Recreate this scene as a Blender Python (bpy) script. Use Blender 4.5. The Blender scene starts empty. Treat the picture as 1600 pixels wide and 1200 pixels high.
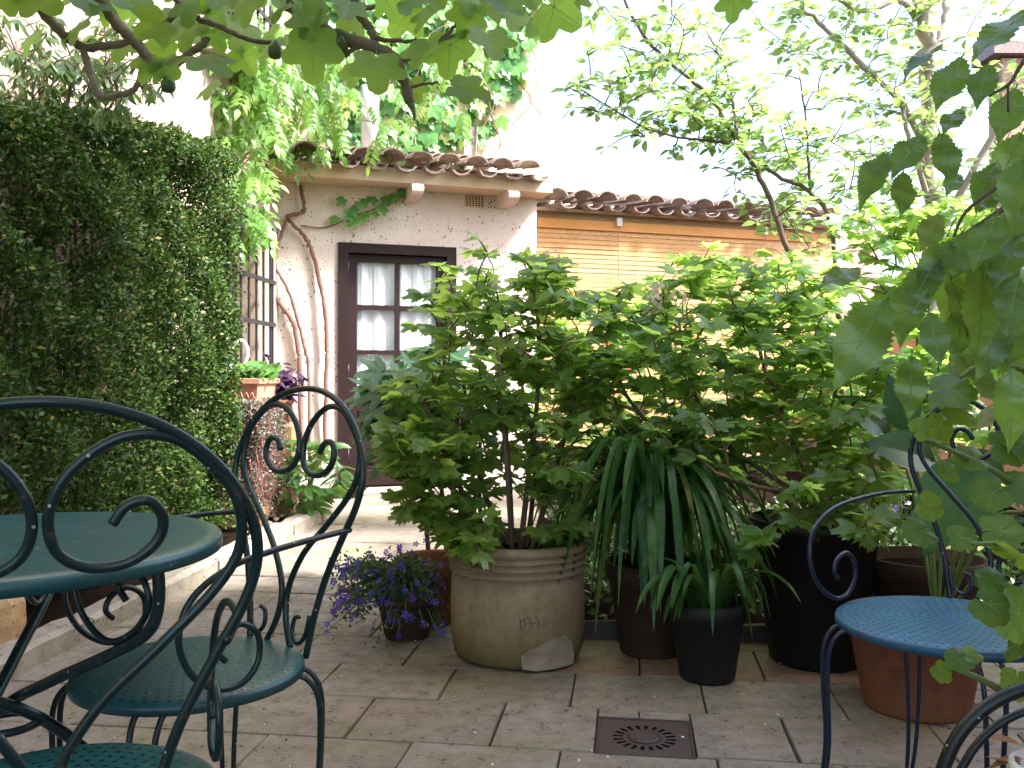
import bpy, math, random
import numpy as np
from mathutils import Vector, Matrix

R = random.Random(11)
NR = np.random.default_rng(5)
scene = bpy.context.scene
COL = scene.collection
PI = math.pi
rad = math.radians

# ------------------------------------------------------------------ camera
F_PX = 1430.0; HZ = 588.0; CAMH = 0.98
cam = bpy.data.cameras.new('camera')
cam.sensor_width = 36.0
cam.lens = 36.0 * F_PX / 1600.0
cam.shift_y = -12.0 / 1600.0
cam.clip_start = 0.02
cam.clip_end = 500
camo = bpy.data.objects.new('camera', cam)
camo.location = (0, 0, CAMH)
camo.rotation_euler = (rad(90), 0, 0)
COL.objects.link(camo)
scene.camera = camo

# ------------------------------------------------------------------ light
SUN_AZ = Vector((0.95, -0.30)).normalized()      # towards the sun, seen from above
SUN_EL = rad(50)
w = bpy.data.worlds.new('World'); scene.world = w; w.use_nodes = True
nt = w.node_tree; nt.nodes.clear()
wo = nt.nodes.new('ShaderNodeOutputWorld'); bg = nt.nodes.new('ShaderNodeBackground')
sky = nt.nodes.new('ShaderNodeTexSky'); sky.sky_type = 'NISHITA'; sky.sun_disc = False
sky.sun_elevation = SUN_EL
sky.sun_rotation = math.atan2(SUN_AZ.x, SUN_AZ.y)
sky.air_density = 1.0; sky.dust_density = 3.0; sky.ozone_density = 1.0
bg.inputs['Strength'].default_value = 0.11
hs_ = nt.nodes.new('ShaderNodeHueSaturation'); hs_.inputs['Saturation'].default_value = 1.05   # bright hazy sky
nt.links.new(sky.outputs[0], hs_.inputs['Color']); nt.links.new(hs_.outputs[0], bg.inputs[0]); nt.links.new(bg.outputs[0], wo.inputs[0])
sl = bpy.data.lights.new('sun', 'SUN'); sl.energy = 3.0; sl.angle = rad(8); sl.color = (1, 0.97, 0.94)
so = bpy.data.objects.new('sun', sl); COL.objects.link(so)
sd = Vector((SUN_AZ.x*math.cos(SUN_EL), SUN_AZ.y*math.cos(SUN_EL), math.sin(SUN_EL)))
so.rotation_euler = (-sd).to_track_quat('-Z', 'Y').to_euler()
so.location = (6, 3, 9)
vs = scene.view_settings
vs.view_transform = 'Standard'; vs.look = 'None'; vs.gamma = 1.0; vs.use_curve_mapping = False
vs.exposure = 2.72
cy = scene.cycles
cy.max_bounces = 5; cy.diffuse_bounces = 3; cy.glossy_bounces = 2; cy.transmission_bounces = 3; cy.transparent_max_bounces = 8

# ------------------------------------------------------------------ helpers
def P(px, py, d):
    return Vector(((px-800)/F_PX*d, d, CAMH-(py-HZ)/F_PX*d))
def V(*a): return Vector(a)

def catmull(pts, n=6, closed=False):
    pts = [Vector(p) for p in pts]
    if len(pts) < 3: return pts
    out = []; m = len(pts)
    rng = range(m) if closed else range(m-1)
    for i in rng:
        if closed: p0, p1, p2, p3 = pts[i-1], pts[i], pts[(i+1) % m], pts[(i+2) % m]
        else: p0, p1, p2, p3 = pts[max(i-1, 0)], pts[i], pts[i+1], pts[min(i+2, m-1)]
        for k in range(n):
            t = k/n
            out.append(0.5*((2*p1)+(-p0+p2)*t+(2*p0-5*p1+4*p2-p3)*t*t+(-p0+3*p1-3*p2+p3)*t*t*t))
    if not closed: out.append(pts[-1])
    return out

class MB:
    def __init__(s): s.v = []; s.f = []; s.m = []
    def add(s, vs_, fs, mi=0):
        o = len(s.v); s.v.extend([tuple(p) for p in vs_])
        for f in fs: s.f.append(tuple(i+o for i in f)); s.m.append(mi)
        return s
    def box(s, c, size, M=None, mi=0):
        hx, hy, hz = size[0]/2, size[1]/2, size[2]/2
        vs_ = [Vector((x*hx, y*hy, z*hz)) for x in (-1, 1) for y in (-1, 1) for z in (-1, 1)]
        if M: vs_ = [M @ p for p in vs_]
        c = Vector(c)
        return s.add([p+c for p in vs_], [(0,1,3,2),(4,6,7,5),(0,4,5,1),(2,3,7,6),(0,2,6,4),(1,5,7,3)], mi)
    def bbox(s, c, size, b=0.005, M=None, mi=0):
        hx, hy, hz = [q/2 for q in size]
        vs_ = []; 
        for z, i in ((-hz, 0), (hz-b, 0), (hz, b)):
            for x, y in ((-1,-1),(1,-1),(1,1),(-1,1)):
                vs_.append(Vector((x*(hx-i), y*(hy-i), z)))
        if M: vs_ = [M @ p for p in vs_]
        c = Vector(c)
        fs = [(3,2,1,0),(8,9,10,11)]
        for r in (0, 4):
            for k in range(4): fs.append((r+k, r+(k+1)%4, r+4+(k+1)%4, r+4+k))
        return s.add([p+c for p in vs_], fs, mi)
    def tube(s, pts, r, n=8, closed=False, cap=True, mi=0):
        pts = [Vector(p) for p in pts]; m = len(pts)
        rs = r if isinstance(r, (list, tuple)) else [r]*m
        if len(rs) != m:
            rs = [rs[0]+(rs[-1]-rs[0])*i/(m-1) for i in range(m)]
        vs_ = []; nrm = None
        for i in range(m):
            if closed: t = pts[(i+1) % m]-pts[i-1]
            else: t = pts[min(i+1, m-1)]-pts[max(i-1, 0)]
            if t.length < 1e-9: t = Vector((0, 0, 1))
            t.normalize()
            if nrm is None:
                a = Vector((0, 0, 1)) if abs(t.z) < 0.9 else Vector((1, 0, 0))
                nrm = (a-t*a.dot(t)).normalized()
            else:
                nrm = nrm-t*nrm.dot(t)
                nrm = nrm.normalized() if nrm.length > 1e-6 else t.orthogonal().normalized()
            b = t.cross(nrm)
            for k in range(n):
                a = 2*PI*k/n
                vs_.append(pts[i]+(nrm*math.cos(a)+b*math.sin(a))*rs[i])
        fs = []
        for i in range(m if closed else m-1):
            j = (i+1) % m
            for k in range(n):
                fs.append((i*n+k, i*n+(k+1) % n, j*n+(k+1) % n, j*n+k))
        if cap and not closed:
            fs.append(tuple(range(n-1, -1, -1))); fs.append(tuple((m-1)*n+k for k in range(n)))
        return s.add(vs_, fs, mi)
    def lathe(s, prof, c, n=32, mi=0, wob=None):
        c = Vector(c); vs_ = []; m = len(prof)
        for r, z in prof:
            for k in range(n):
                a = 2*PI*k/n; rr = r*(1+(wob(a, z) if wob else 0))
                vs_.append(c+Vector((rr*math.cos(a), rr*math.sin(a), z)))
        fs = []
        for i in range(m-1):
            for k in range(n):
                fs.append((i*n+k, i*n+(k+1) % n, (i+1)*n+(k+1) % n, (i+1)*n+k))
        if prof[0][0] > 1e-4: fs.append(tuple(range(n-1, -1, -1)))
        if prof[-1][0] > 1e-4: fs.append(tuple((m-1)*n+k for k in range(n)))
        return s.add(vs_, fs, mi)
    def mesh(s, name, mats, base=(0, 0, 0), smooth=False):
        me = bpy.data.meshes.new(name)
        b = Vector(base)
        me.from_pydata([(p[0]-b.x, p[1]-b.y, p[2]-b.z) for p in s.v], [], s.f)
        for m_ in (mats if isinstance(mats, (list, tuple)) else [mats]): me.materials.append(m_)
        if any(s.m): me.polygons.foreach_set('material_index', s.m)
        if smooth: me.polygons.foreach_set('use_smooth', [True]*len(s.f))
        me.update()
        return me

def setp(o, label=None, cat=None, group=None, kind=None):
    if label: o['label'] = label
    if cat: o['category'] = cat
    if group: o['group'] = group
    if kind: o['kind'] = kind
    return o

class Thing:
    def __init__(s, name, label=None, cat=None, base=(0, 0, 0), group=None, kind=None):
        s.base = Vector(base)
        s.o = bpy.data.objects.new(name, None); COL.objects.link(s.o)
        s.o.empty_display_size = 0.05
        s.o.location = s.base
        setp(s.o, label, cat, group, kind)
    def part(s, name, mb, mat, parent=None, smooth=False, kind=None, label=None):
        me = mb if isinstance(mb, bpy.types.Mesh) else mb.mesh(name, mat, s.base, smooth)
        o = bpy.data.objects.new(name, me); COL.objects.link(o)
        o.parent = parent or s.o
        setp(o, label=label, kind=kind)
        return o
    def inst(s, name, me, M, parent=None):
        o = bpy.data.objects.new(name, me); COL.objects.link(o)
        o.parent = parent or s.o
        M = M.copy(); M.translation = M.translation-s.base
        o.matrix_basis = M
        return o

def single(name, mb, mat, label=None, cat=None, group=None, kind=None, base=(0, 0, 0), smooth=False):
    o = bpy.data.objects.new(name, mb.mesh(name, mat, base, smooth)); COL.objects.link(o)
    o.location = base
    setp(o, label, cat, group, kind)
    return o

# ------------------------------------------------------------------ materials
def newmat(name):
    m = bpy.data.materials.new(name); m.use_nodes = True
    n = m.node_tree; n.nodes.clear()
    out = n.nodes.new('ShaderNodeOutputMaterial')
    return m, n, out
def nd(n, t, **kw):
    x = n.nodes.new(t)
    for k, v in kw.items():
        if hasattr(x, k): setattr(x, k, v)
        else: x.inputs[k.replace('_', ' ')].default_value = v
    return x
def rgb(c): return (c[0], c[1], c[2], 1)
def mixc(n, fac, a, b, mode='MIX'):
    x = n.nodes.new('ShaderNodeMix'); x.data_type = 'RGBA'; x.blend_type = mode
    for sock, v in ((x.inputs[0], fac), (x.inputs[6], a), (x.inputs[7], b)):
        if hasattr(v, 'is_linked') or hasattr(v, 'links'): n.links.new(v, sock)
        elif isinstance(v, (int, float)): sock.default_value = v
        else: sock.default_value = rgb(v)
    return x.outputs[2]
def math_(n, op, a, b=0.0, clamp=False):
    x = n.nodes.new('ShaderNodeMath'); x.operation = op; x.use_clamp = clamp
    for sock, v in ((x.inputs[0], a), (x.inputs[1], b)):
        if isinstance(v, (int, float)): sock.default_value = v
        else: n.links.new(v, sock)
    return x.outputs[0]
def ramp(n, fac, lo, hi):
    x = n.nodes.new('ShaderNodeMapRange'); x.inputs[1].default_value = lo; x.inputs[2].default_value = hi
    n.links.new(fac, x.inputs[0]); return x.outputs[0]
def pos(n): return n.nodes.new('ShaderNodeNewGeometry').outputs['Position']
def noise(n, scale, detail=6, rough=0.6, vec=None, dist=0.0):
    x = n.nodes.new('ShaderNodeTexNoise'); x.inputs['Scale'].default_value = scale
    x.inputs['Detail'].default_value = detail; x.inputs['Roughness'].default_value = rough
    x.inputs['Distortion'].default_value = dist
    n.links.new(vec if vec is not None else pos(n), x.inputs['Vector']); return x.outputs['Fac']
def voro(n, scale, vec=None, feature='F1'):
    x = n.nodes.new('ShaderNodeTexVoronoi'); x.feature = feature; x.inputs['Scale'].default_value = scale
    n.links.new(vec if vec is not None else pos(n), x.inputs['Vector']); return x.outputs['Distance']
def orand(n): return n.nodes.new('ShaderNodeObjectInfo').outputs['Random']
def finish(n, out, col, rough=0.6, bump=None, bstr=0.3, bdist=0.01, spec=0.5, metal=0.0):
    b = n.nodes.new('ShaderNodeBsdfPrincipled')
    if hasattr(col, 'links'): n.links.new(col, b.inputs['Base Color'])
    else: b.inputs['Base Color'].default_value = rgb(col)
    if hasattr(rough, 'links'): n.links.new(rough, b.inputs['Roughness'])
    else: b.inputs['Roughness'].default_value = rough
    b.inputs['Specular IOR Level'].default_value = spec
    b.inputs['Metallic'].default_value = metal
    if bump is not None:
        bp = n.nodes.new('ShaderNodeBump'); bp.inputs['Strength'].default_value = bstr
        bp.inputs['Distance'].default_value = bdist
        n.links.new(bump, bp.inputs['Height']); n.links.new(bp.outputs[0], b.inputs['Normal'])
    n.links.new(b.outputs[0], out.inputs[0])
    return b

def leafmat(name, c1, c2, tc, trans=0.4, rough=0.36, spec=0.55, vary=0.25):
    small = name in ('hedge_leaf', 'sedum_leaf', 'lobelia_leaf', 'narrow_leaf', 'pear_leaf', 'ivy_leaf', 'wisteria_leaf')
    m, n, out = newmat(name)
    at = n.nodes.new('ShaderNodeAttribute'); at.attribute_name = 'tint'
    f = math_(n, 'ADD', orand(n), at.outputs['Fac'])
    f = math_(n, 'FRACT', f)
    col = mixc(n, f, c1, c2)
    aged = name.endswith('_leaf')
    if aged: col = mixc(n, math_(n, 'MULTIPLY', math_(n, 'GREATER_THAN', f, 0.955), 0.6), col, (0.26, 0.21, 0.05))
    if not small: nz = noise(n, 30, 1); col = mixc(n, ramp(n, nz, 0.35, 0.75), col, mixc(n, 0.0, [c*(1-vary) for c in c1], c1))
    if aged and not small: col = mixc(n, math_(n, 'MULTIPLY', ramp(n, noise(n, 75, 1), 0.70, 0.74), 0.7), col, (0.13, 0.085, 0.03))
    b = n.nodes.new('ShaderNodeBsdfPrincipled'); n.links.new(col, b.inputs['Base Color'])
    b.inputs['Roughness'].default_value = rough; b.inputs['Specular IOR Level'].default_value = spec
    t = n.nodes.new('ShaderNodeBsdfTranslucent')
    n.links.new(mixc(n, f, tc, [c*1.35 for c in tc]), t.inputs['Color'])
    mx = n.nodes.new('ShaderNodeMixShader'); mx.inputs[0].default_value = trans
    n.links.new(b.outputs[0], mx.inputs[1]); n.links.new(t.outputs[0], mx.inputs[2])
    n.links.new(mx.outputs[0], out.inputs[0])
    return m

def m_plaster(name, base, spots=0.0, stain=(0.45, 0.31, 0.22)):
    m, n, out = newmat(name)
    a = noise(n, 1.1, 8, 0.62); b2 = noise(n, 14, 5); c = noise(n, 90, 3)
    col = mixc(n, ramp(n, a, 0.42, 0.75), base, [base[0]*0.86, base[1]*0.78, base[2]*0.68])
    col = mixc(n, math_(n, 'MULTIPLY', ramp(n, noise(n, 2.3, 8, 0.7, dist=0.6), 0.6, 0.85), 0.5), col, stain)
    col = mixc(n, math_(n, 'MULTIPLY', ramp(n, b2, 0.5, 0.8), 0.25), col, [q*0.75 for q in base])
    h = math_(n, 'ADD', b2, math_(n, 'MULTIPLY', c, 0.4))
    if spots:
        mp = n.nodes.new('ShaderNodeMapping'); mp.inputs['Scale'].default_value = (1, 1, 0.62)
        mp.inputs['Rotation'].default_value = (0.3, 0.5, 0.2)
        n.links.new(pos(n), mp.inputs['Vector'])
        d = voro(n, 40, mp.outputs[0]); 
        nn = noise(n, 7, 3)
        thr = math_(n, 'MULTIPLY', ramp(n, nn, 0.30, 0.72), spots)
        k = math_(n, 'LESS_THAN', d, thr)
        col = mixc(n, math_(n, 'MULTIPLY', k, 0.85), col, (0.06, 0.04, 0.035))
        h = math_(n, 'SUBTRACT', h, math_(n, 'MULTIPLY', k, 1.2))
    finish(n, out, col, 0.9, h, 0.35, 0.012, 0.2)
    return m

def m_stone(name, base, dark, warm, pit=True, moss=0.0, sc=1.0):
    m, n, out = newmat(name)
    r = orand(n)
    big = noise(n, 2.2*sc, 7, 0.65); mid = noise(n, 16*sc, 6, 0.65); fine = noise(n, 120*sc, 4, 0.7)
    col = mixc(n, r, base, warm)
    col = mixc(n, math_(n, 'MULTIPLY', ramp(n, mid, 0.40, 0.68), 0.6), col, dark)
    col = mixc(n, math_(n, 'MULTIPLY', ramp(n, big, 0.5, 0.72), 0.55), col, [q*0.6 for q in dark])
    col = mixc(n, math_(n, 'MULTIPLY', ramp(n, fine, 0.52, 0.68), 0.6), col, [min(1, q*1.5) for q in base])
    if moss:
        g = noise(n, 1.6, 5, 0.6)
        col = mixc(n, math_(n, 'MULTIPLY', ramp(n, g, 0.5, 0.68), moss), col, (0.16, 0.15, 0.045))
    h = math_(n, 'ADD', mid, math_(n, 'MULTIPLY', fine, 0.5))
    if pit:
        d = voro(n, 42*sc); k = math_(n, 'LESS_THAN', d, math_(n, 'MULTIPLY', ramp(n, mid, 0.38, 0.62), 0.27))
        col = mixc(n, math_(n, 'MULTIPLY', k, 0.75), col, [q*0.3 for q in dark])
        h = math_(n, 'SUBTRACT', h, k)
    finish(n, out, col, ramp(n, mid, -0.6, 1.4), h, 0.4, 0.006, 0.35)
    return m

def m_simple(name, base, var=0.3, rough=0.6, sc=20, bstr=0.2, spec=0.4, stretch=None, metal=0.0, tint=None):
    m, n, out = newmat(name)
    vec = None
    if stretch:
        mp = n.nodes.new('ShaderNodeMapping'); mp.inputs['Scale'].default_value = stretch
        n.links.new(pos(n), mp.inputs['Vector']); vec = mp.outputs[0]
    a = noise(n, sc, 6, 0.65, vec); r = orand(n)
    col = mixc(n, ramp(n, a, 0.3, 0.75), base, [q*(1-var) for q in base])
    col = mixc(n, r, col, mixc(n, 0.5, col, tint or [q*(1+var*0.4) for q in base]))
    finish(n, out, col, rough, a, bstr, 0.006, spec, metal)
    return m

def m_clay(name, base, dark, pale, green=0.0, zlo=0.0, zhi=0.3):
    m, n, out = newmat(name)
    a = noise(n, 5, 8, 0.65); b = noise(n, 28, 5); 
    col = mixc(n, ramp(n, a, 0.35, 0.7), base, pale)
    col = mixc(n, math_(n, 'MULTIPLY', ramp(n, b, 0.45, 0.75), 0.5), col, dark)
    if green:
        sx = n.nodes.new('ShaderNodeSeparateXYZ'); n.links.new(pos(n), sx.inputs[0])
        z = math_(n, 'ADD', sx.outputs[2], math_(n, 'MULTIPLY', math_(n, 'SUBTRACT', a, 0.5), 0.35))
        k = math_(n, 'SUBTRACT', 1.0, ramp(n, z, zlo, zhi), True)
        col = mixc(n, math_(n, 'MULTIPLY', k, green), col, (0.14, 0.115, 0.035))
    finish(n, out, col, 0.85, b, 0.25, 0.006, 0.25)
    return m

def m_paint(name, base, rust=0.35, spots=False, rough=0.38):
    m, n, out = newmat(name)
    a = noise(n, 9, 6, 0.65); b = noise(n, 70, 4)
    col = mixc(n, ramp(n, a, 0.3, 0.8), base, [q*0.6 for q in base])
    col = mixc(n, math_(n, 'MULTIPLY', ramp(n, b, 0.625, 0.67), rust), col, (0.16, 0.10, 0.06))
    sp = voro(n, 45); col = mixc(n, math_(n, 'MULTIPLY', math_(n, 'LESS_THAN', sp, 0.085), 0.7), col, (0.6, 0.6, 0.55))
    h = b
    if spots:
        tc = n.nodes.new('ShaderNodeTexCoord')
        sx = n.nodes.new('ShaderNodeSeparateXYZ'); n.links.new(tc.outputs['UV'], sx.inputs[0])
        # UV holds (radius in metres, angle in turns): rings of punched holes
        rr = math_(n, 'DIVIDE', sx.outputs[0], 0.0165)
        ring = math_(n, 'FLOOR', rr); fr = math_(n, 'ABSOLUTE', math_(n, 'SUBTRACT', math_(n, 'FRACT', rr), 0.5))
        cnt = math_(n, 'MULTIPLY', math_(n, 'ADD', ring, 1.0), 5.0)
        aa = math_(n, 'ABSOLUTE', math_(n, 'SUBTRACT', math_(n, 'FRACT', math_(n, 'MULTIPLY', sx.outputs[1], cnt)), 0.5))
        d = math_(n, 'SQRT', math_(n, 'ADD', math_(n, 'POWER', math_(n, 'MULTIPLY', fr, 1.0), 2.0), math_(n, 'POWER', math_(n, 'MULTIPLY', aa, 1.25), 2.0)))
        k = math_(n, 'LESS_THAN', d, 0.23)
        k = math_(n, 'MULTIPLY', k, math_(n, 'GREATER_THAN', ring, 0.5))
        col = mixc(n, k, col, (0.006, 0.008, 0.01))
        h = math_(n, 'SUBTRACT', b, math_(n, 'MULTIPLY', k, 3.0))
    finish(n, out, col, math_(n, 'ADD', rough, math_(n, 'MULTIPLY', a, 0.25)), h, 0.12, 0.003, 0.5)
    return m

def m_glass(name):
    m, n, out = newmat(name)
    t = n.nodes.new('ShaderNodeBsdfTransparent'); t.inputs[0].default_value = (0.985, 0.99, 0.995, 1)
    g = n.nodes.new('ShaderNodeBsdfGlossy'); g.inputs['Roughness'].default_value = 0.03
    lw = n.nodes.new('ShaderNodeLayerWeight'); lw.inputs[0].default_value = 0.5
    fac = math_(n, 'ADD', math_(n, 'MULTIPLY', math_(n, 'POWER', lw.outputs['Facing'], 5.0), 0.6), 0.03)
    mx = n.nodes.new('ShaderNodeMixShader'); n.links.new(fac, mx.inputs[0])
    n.links.new(t.outputs[0], mx.inputs[1]); n.links.new(g.outputs[0], mx.inputs[2])
    n.links.new(mx.outputs[0], out.inputs[0]); return m

M = {}
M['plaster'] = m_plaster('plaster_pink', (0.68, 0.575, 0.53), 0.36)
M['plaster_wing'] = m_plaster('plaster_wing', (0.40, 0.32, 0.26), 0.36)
M['plaster_up'] = m_plaster('plaster_cream', (0.72, 0.60, 0.46), 0.12)
M['plaster_right'] = m_plaster('plaster_rose', (0.5, 0.33, 0.26), 0.1)
M['beam'] = m_plaster('eave_ochre', (0.56, 0.42, 0.30), 0.1, (0.25, 0.14, 0.08))
M['corbel'] = m_plaster('corbel_rose', (0.6, 0.46, 0.42), 0.1)
M['door'] = m_simple('door_wood', (0.020, 0.008, 0.009), 0.5, 0.5, 30, 0.15, 0.25, (1, 1, 0.08))
M['curtain'] = leafmat('curtain_cloth', (0.74, 0.77, 0.81), (0.76, 0.79, 0.83), (0.6, 0.62, 0.65), 0.06, 0.9, 0.1, 0.02)
M['glass'] = m_glass('window_glass')
M['dark'] = m_simple('dark_interior', (0.02, 0.018, 0.018), 0.3, 0.8)
M['iron'] = m_simple('wrought_iron', (0.022, 0.018, 0.02), 0.4, 0.5, 60, 0.2)
M['tile'] = m_stone('roof_tile_clay', (0.30, 0.205, 0.17), (0.085, 0.072, 0.072), (0.34, 0.29, 0.265), True, 0.0, 1.6)
M['blind'] = leafmat('blind_wood', (0.68, 0.375, 0.15), (0.76, 0.44, 0.19), (0.7, 0.4, 0.16), 0.18, 0.55, 0.3, 0.15)
M['rail'] = m_simple('blind_rail_wood', (0.66, 0.29, 0.075), 0.3, 0.55, 12, 0.1, 0.4, (1, 1, 6))
M['cord'] = m_simple('cord', (0.6, 0.42, 0.28), 0.2, 0.8)
M['white'] = m_simple('white_paint', (0.78, 0.76, 0.74), 0.12, 0.6)
M['zinc'] = m_simple('zinc_flue', (0.55, 0.56, 0.58), 0.2, 0.4, 14, 0.1, 0.5, None, 0.4)
M['paver'] = m_stone('paver_limestone', (0.25, 0.205, 0.165), (0.11, 0.086, 0.066), (0.305, 0.26, 0.215), True, 0.6)
M['paver_red'] = m_stone('paver_terracotta', (0.24, 0.145, 0.10), (0.13, 0.09, 0.06), (0.3, 0.17, 0.11), True, 0.4)
M['mortar'] = m_simple('mortar', (0.07, 0.06, 0.05), 0.5, 0.95, 60)
M['kerb'] = m_stone('kerb_stone', (0.34, 0.29, 0.24), (0.16, 0.13, 0.10), (0.3, 0.27, 0.22), True, 0.35)
M['soil'] = m_simple('soil', (0.017, 0.012, 0.009), 0.6, 1.0, 40, 0.8, 0.0)
M['rock'] = m_stone('rock_ochre', (0.42, 0.27, 0.13), (0.2, 0.12, 0.07), (0.36, 0.22, 0.12), True, 0.0)
M['bark'] = m_simple('bark_grey', (0.17, 0.125, 0.095), 0.55, 0.85, 40, 0.6, 0.2, (1, 1, 0.4))
M['bark_fig'] = m_simple('bark_fig', (0.27, 0.205, 0.17), 0.55, 0.8, 60, 0.6, 0.3)
M['bark_pale'] = m_simple('bark_pale', (0.34, 0.29, 0.26), 0.35, 0.8, 16, 0.5, 0.2, (1, 1, 0.3))
M['stem'] = m_simple('stem_brown', (0.16, 0.10, 0.06), 0.5, 0.7, 30, 0.4)
M['vine'] = m_simple('vine_bark', (0.20, 0.11, 0.085), 0.5, 0.85, 45, 0.7)
M['greenstem'] = m_simple('stem_green', (0.14, 0.2, 0.05), 0.3, 0.5, 30)
M['clay'] = m_clay('aged_clay', (0.30, 0.205, 0.125), (0.12, 0.08, 0.05), (0.35, 0.27, 0.185), 0.8, 0.03, 0.22)
M['clay_in'] = m_clay('clay_inner', (0.3, 0.2, 0.12), (0.14, 0.09, 0.05), (0.34, 0.25, 0.16))
M['clay_scar'] = m_clay('clay_broken', (0.30, 0.225, 0.16), (0.17, 0.12, 0.08), (0.34, 0.27, 0.20))
M['stamp'] = m_simple('stamp_mark', (0.13, 0.09, 0.06), 0.3, 0.9)
M['terra'] = m_clay('terracotta', (0.235, 0.078, 0.04), (0.10, 0.04, 0.025), (0.27, 0.115, 0.065), 0.5, -0.05, 0.06)
M['terra_box'] = m_clay('terracotta_pale', (0.55, 0.25, 0.16), (0.35, 0.15, 0.09), (0.6, 0.33, 0.23))
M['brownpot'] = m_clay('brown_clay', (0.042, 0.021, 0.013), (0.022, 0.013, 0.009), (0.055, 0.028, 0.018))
M['plastic'] = m_simple('black_plastic', (0.007, 0.006, 0.007), 0.3, 0.5, 20, 0.1)
M['plastic2'] = m_simple('dark_grey_pot', (0.010, 0.009, 0.009), 0.3, 0.6, 20, 0.1)
M['green_metal'] = m_paint('green_paint', (0.009, 0.030, 0.031), rough=0.2)
M['green_seat'] = m_paint('green_seat_paint', (0.02, 0.115, 0.125), 0.4, True, 0.22)
M['green_top'] = m_paint('green_top_paint', (0.022, 0.105, 0.115), 0.4, False, 0.2)
M['blue_metal'] = m_paint('blue_paint', (0.008, 0.020, 0.052), rough=0.2)
M['blue_seat'] = m_paint('blue_seat_paint', (0.03, 0.155, 0.30), 0.4, True, 0.3)
M['black_metal'] = m_paint('black_paint', (0.007, 0.007, 0.010), 0.3, False, 0.3)
M['drain'] = m_simple('cast_iron_drain', (0.075, 0.05, 0.045), 0.4, 0.6, 40, 0.4)
M['void'] = m_simple('drain_void', (0.008, 0.007, 0.006), 0.2, 0.9)
M['petal'] = m_simple('petal_white', (0.7, 0.68, 0.6), 0.2, 0.7)
M['dead'] = leafmat('dead_leaf', (0.30, 0.13, 0.04), (0.38, 0.19, 0.06), (0.35, 0.15, 0.04), 0.25)
M['hedge'] = leafmat('hedge_leaf', (0.008, 0.022, 0.005), (0.055, 0.11, 0.017), (0.07, 0.14, 0.015), 0.2, 0.5, 0.2)
M['vib'] = leafmat('guelder_leaf', (0.105, 0.21, 0.06), (0.18, 0.31, 0.08), (0.42, 0.62, 0.11), 0.56)
M['vib2'] = leafmat('shrub_leaf', (0.09, 0.19, 0.055), (0.165, 0.29, 0.075), (0.40, 0.60, 0.11), 0.56)
M['oak'] = leafmat('hydrangea_leaf', (0.065, 0.165, 0.08), (0.10, 0.215, 0.10), (0.18, 0.38, 0.12), 0.35)
M['fig'] = leafmat('fig_leaf', (0.055, 0.13, 0.03), (0.14, 0.265, 0.05), (0.36, 0.60, 0.07), 0.56, 0.45)
M['vein'] = leafmat('leaf_vein', (0.26, 0.38, 0.14), (0.30, 0.42, 0.16), (0.45, 0.6, 0.2), 0.4)
M['figfruit'] = m_simple('fig_fruit', (0.07, 0.13, 0.045), 0.3, 0.45, 30)
M['wist'] = leafmat('wisteria_leaf', (0.085, 0.20, 0.045), (0.18, 0.33, 0.065), (0.28, 0.46, 0.06), 0.4)
M['ivy'] = leafmat('ivy_leaf', (0.06, 0.2, 0.06), (0.13, 0.3, 0.07), (0.2, 0.42, 0.08), 0.35)
M['pear'] = leafmat('pear_leaf', (0.10, 0.19, 0.07), (0.18, 0.28, 0.10), (0.3, 0.45, 0.12), 0.45)
M['cherry'] = leafmat('toothed_leaf', (0.07, 0.15, 0.035), (0.115, 0.215, 0.045), (0.28, 0.46, 0.05), 0.45, 0.27, 0.8)
M['strap'] = leafmat('strap_leaf', (0.025, 0.085, 0.02), (0.065, 0.16, 0.04), (0.14, 0.30, 0.045), 0.3, 0.38, 0.35)
M['mallow'] = leafmat('mallow_leaf', (0.05, 0.13, 0.03), (0.17, 0.29, 0.03), (0.34, 0.48, 0.03), 0.45)
M['hosta'] = leafmat('hosta_leaf', (0.04, 0.13, 0.045), (0.07, 0.18, 0.06), (0.12, 0.28, 0.06), 0.3, 0.35)
M['narrow'] = leafmat('narrow_leaf', (0.035, 0.08, 0.025), (0.09, 0.165, 0.045), (0.13, 0.24, 0.04), 0.3)
M['laurel'] = leafmat('laurel_leaf', (0.06, 0.17, 0.04), (0.12, 0.27, 0.06), (0.2, 0.38, 0.05), 0.3, 0.3)
M['purple'] = leafmat('purple_leaf', (0.03, 0.012, 0.04), (0.055, 0.02, 0.065), (0.08, 0.02, 0.08), 0.2)
M['sedum'] = leafmat('sedum_leaf', (0.10, 0.11, 0.08), (0.2, 0.18, 0.15), (0.2, 0.15, 0.1), 0.2)
M['sedstem'] = m_simple('sedum_stem', (0.22, 0.08, 0.07), 0.4, 0.7)
M['lobelia'] = leafmat('lobelia_leaf', (0.035, 0.08, 0.03), (0.07, 0.13, 0.05), (0.1, 0.2, 0.05), 0.3)
M['violet'] = leafmat('violet_petal', (0.13, 0.045, 0.5), (0.22, 0.08, 0.62), (0.25, 0.1, 0.7), 0.3, 0.6)
M['pinkf'] = leafmat('pink_petal', (0.6, 0.25, 0.45), (0.75, 0.45, 0.6), (0.7, 0.4, 0.55), 0.35, 0.7)
M['whitef'] = leafmat('white_petal', (0.62, 0.52, 0.38), (0.75, 0.68, 0.55), (0.6, 0.55, 0.4), 0.35, 0.7)
M['redf'] = leafmat('red_petal', (0.45, 0.02, 0.04), (0.6, 0.05, 0.08), (0.5, 0.05, 0.05), 0.3, 0.7)

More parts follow.
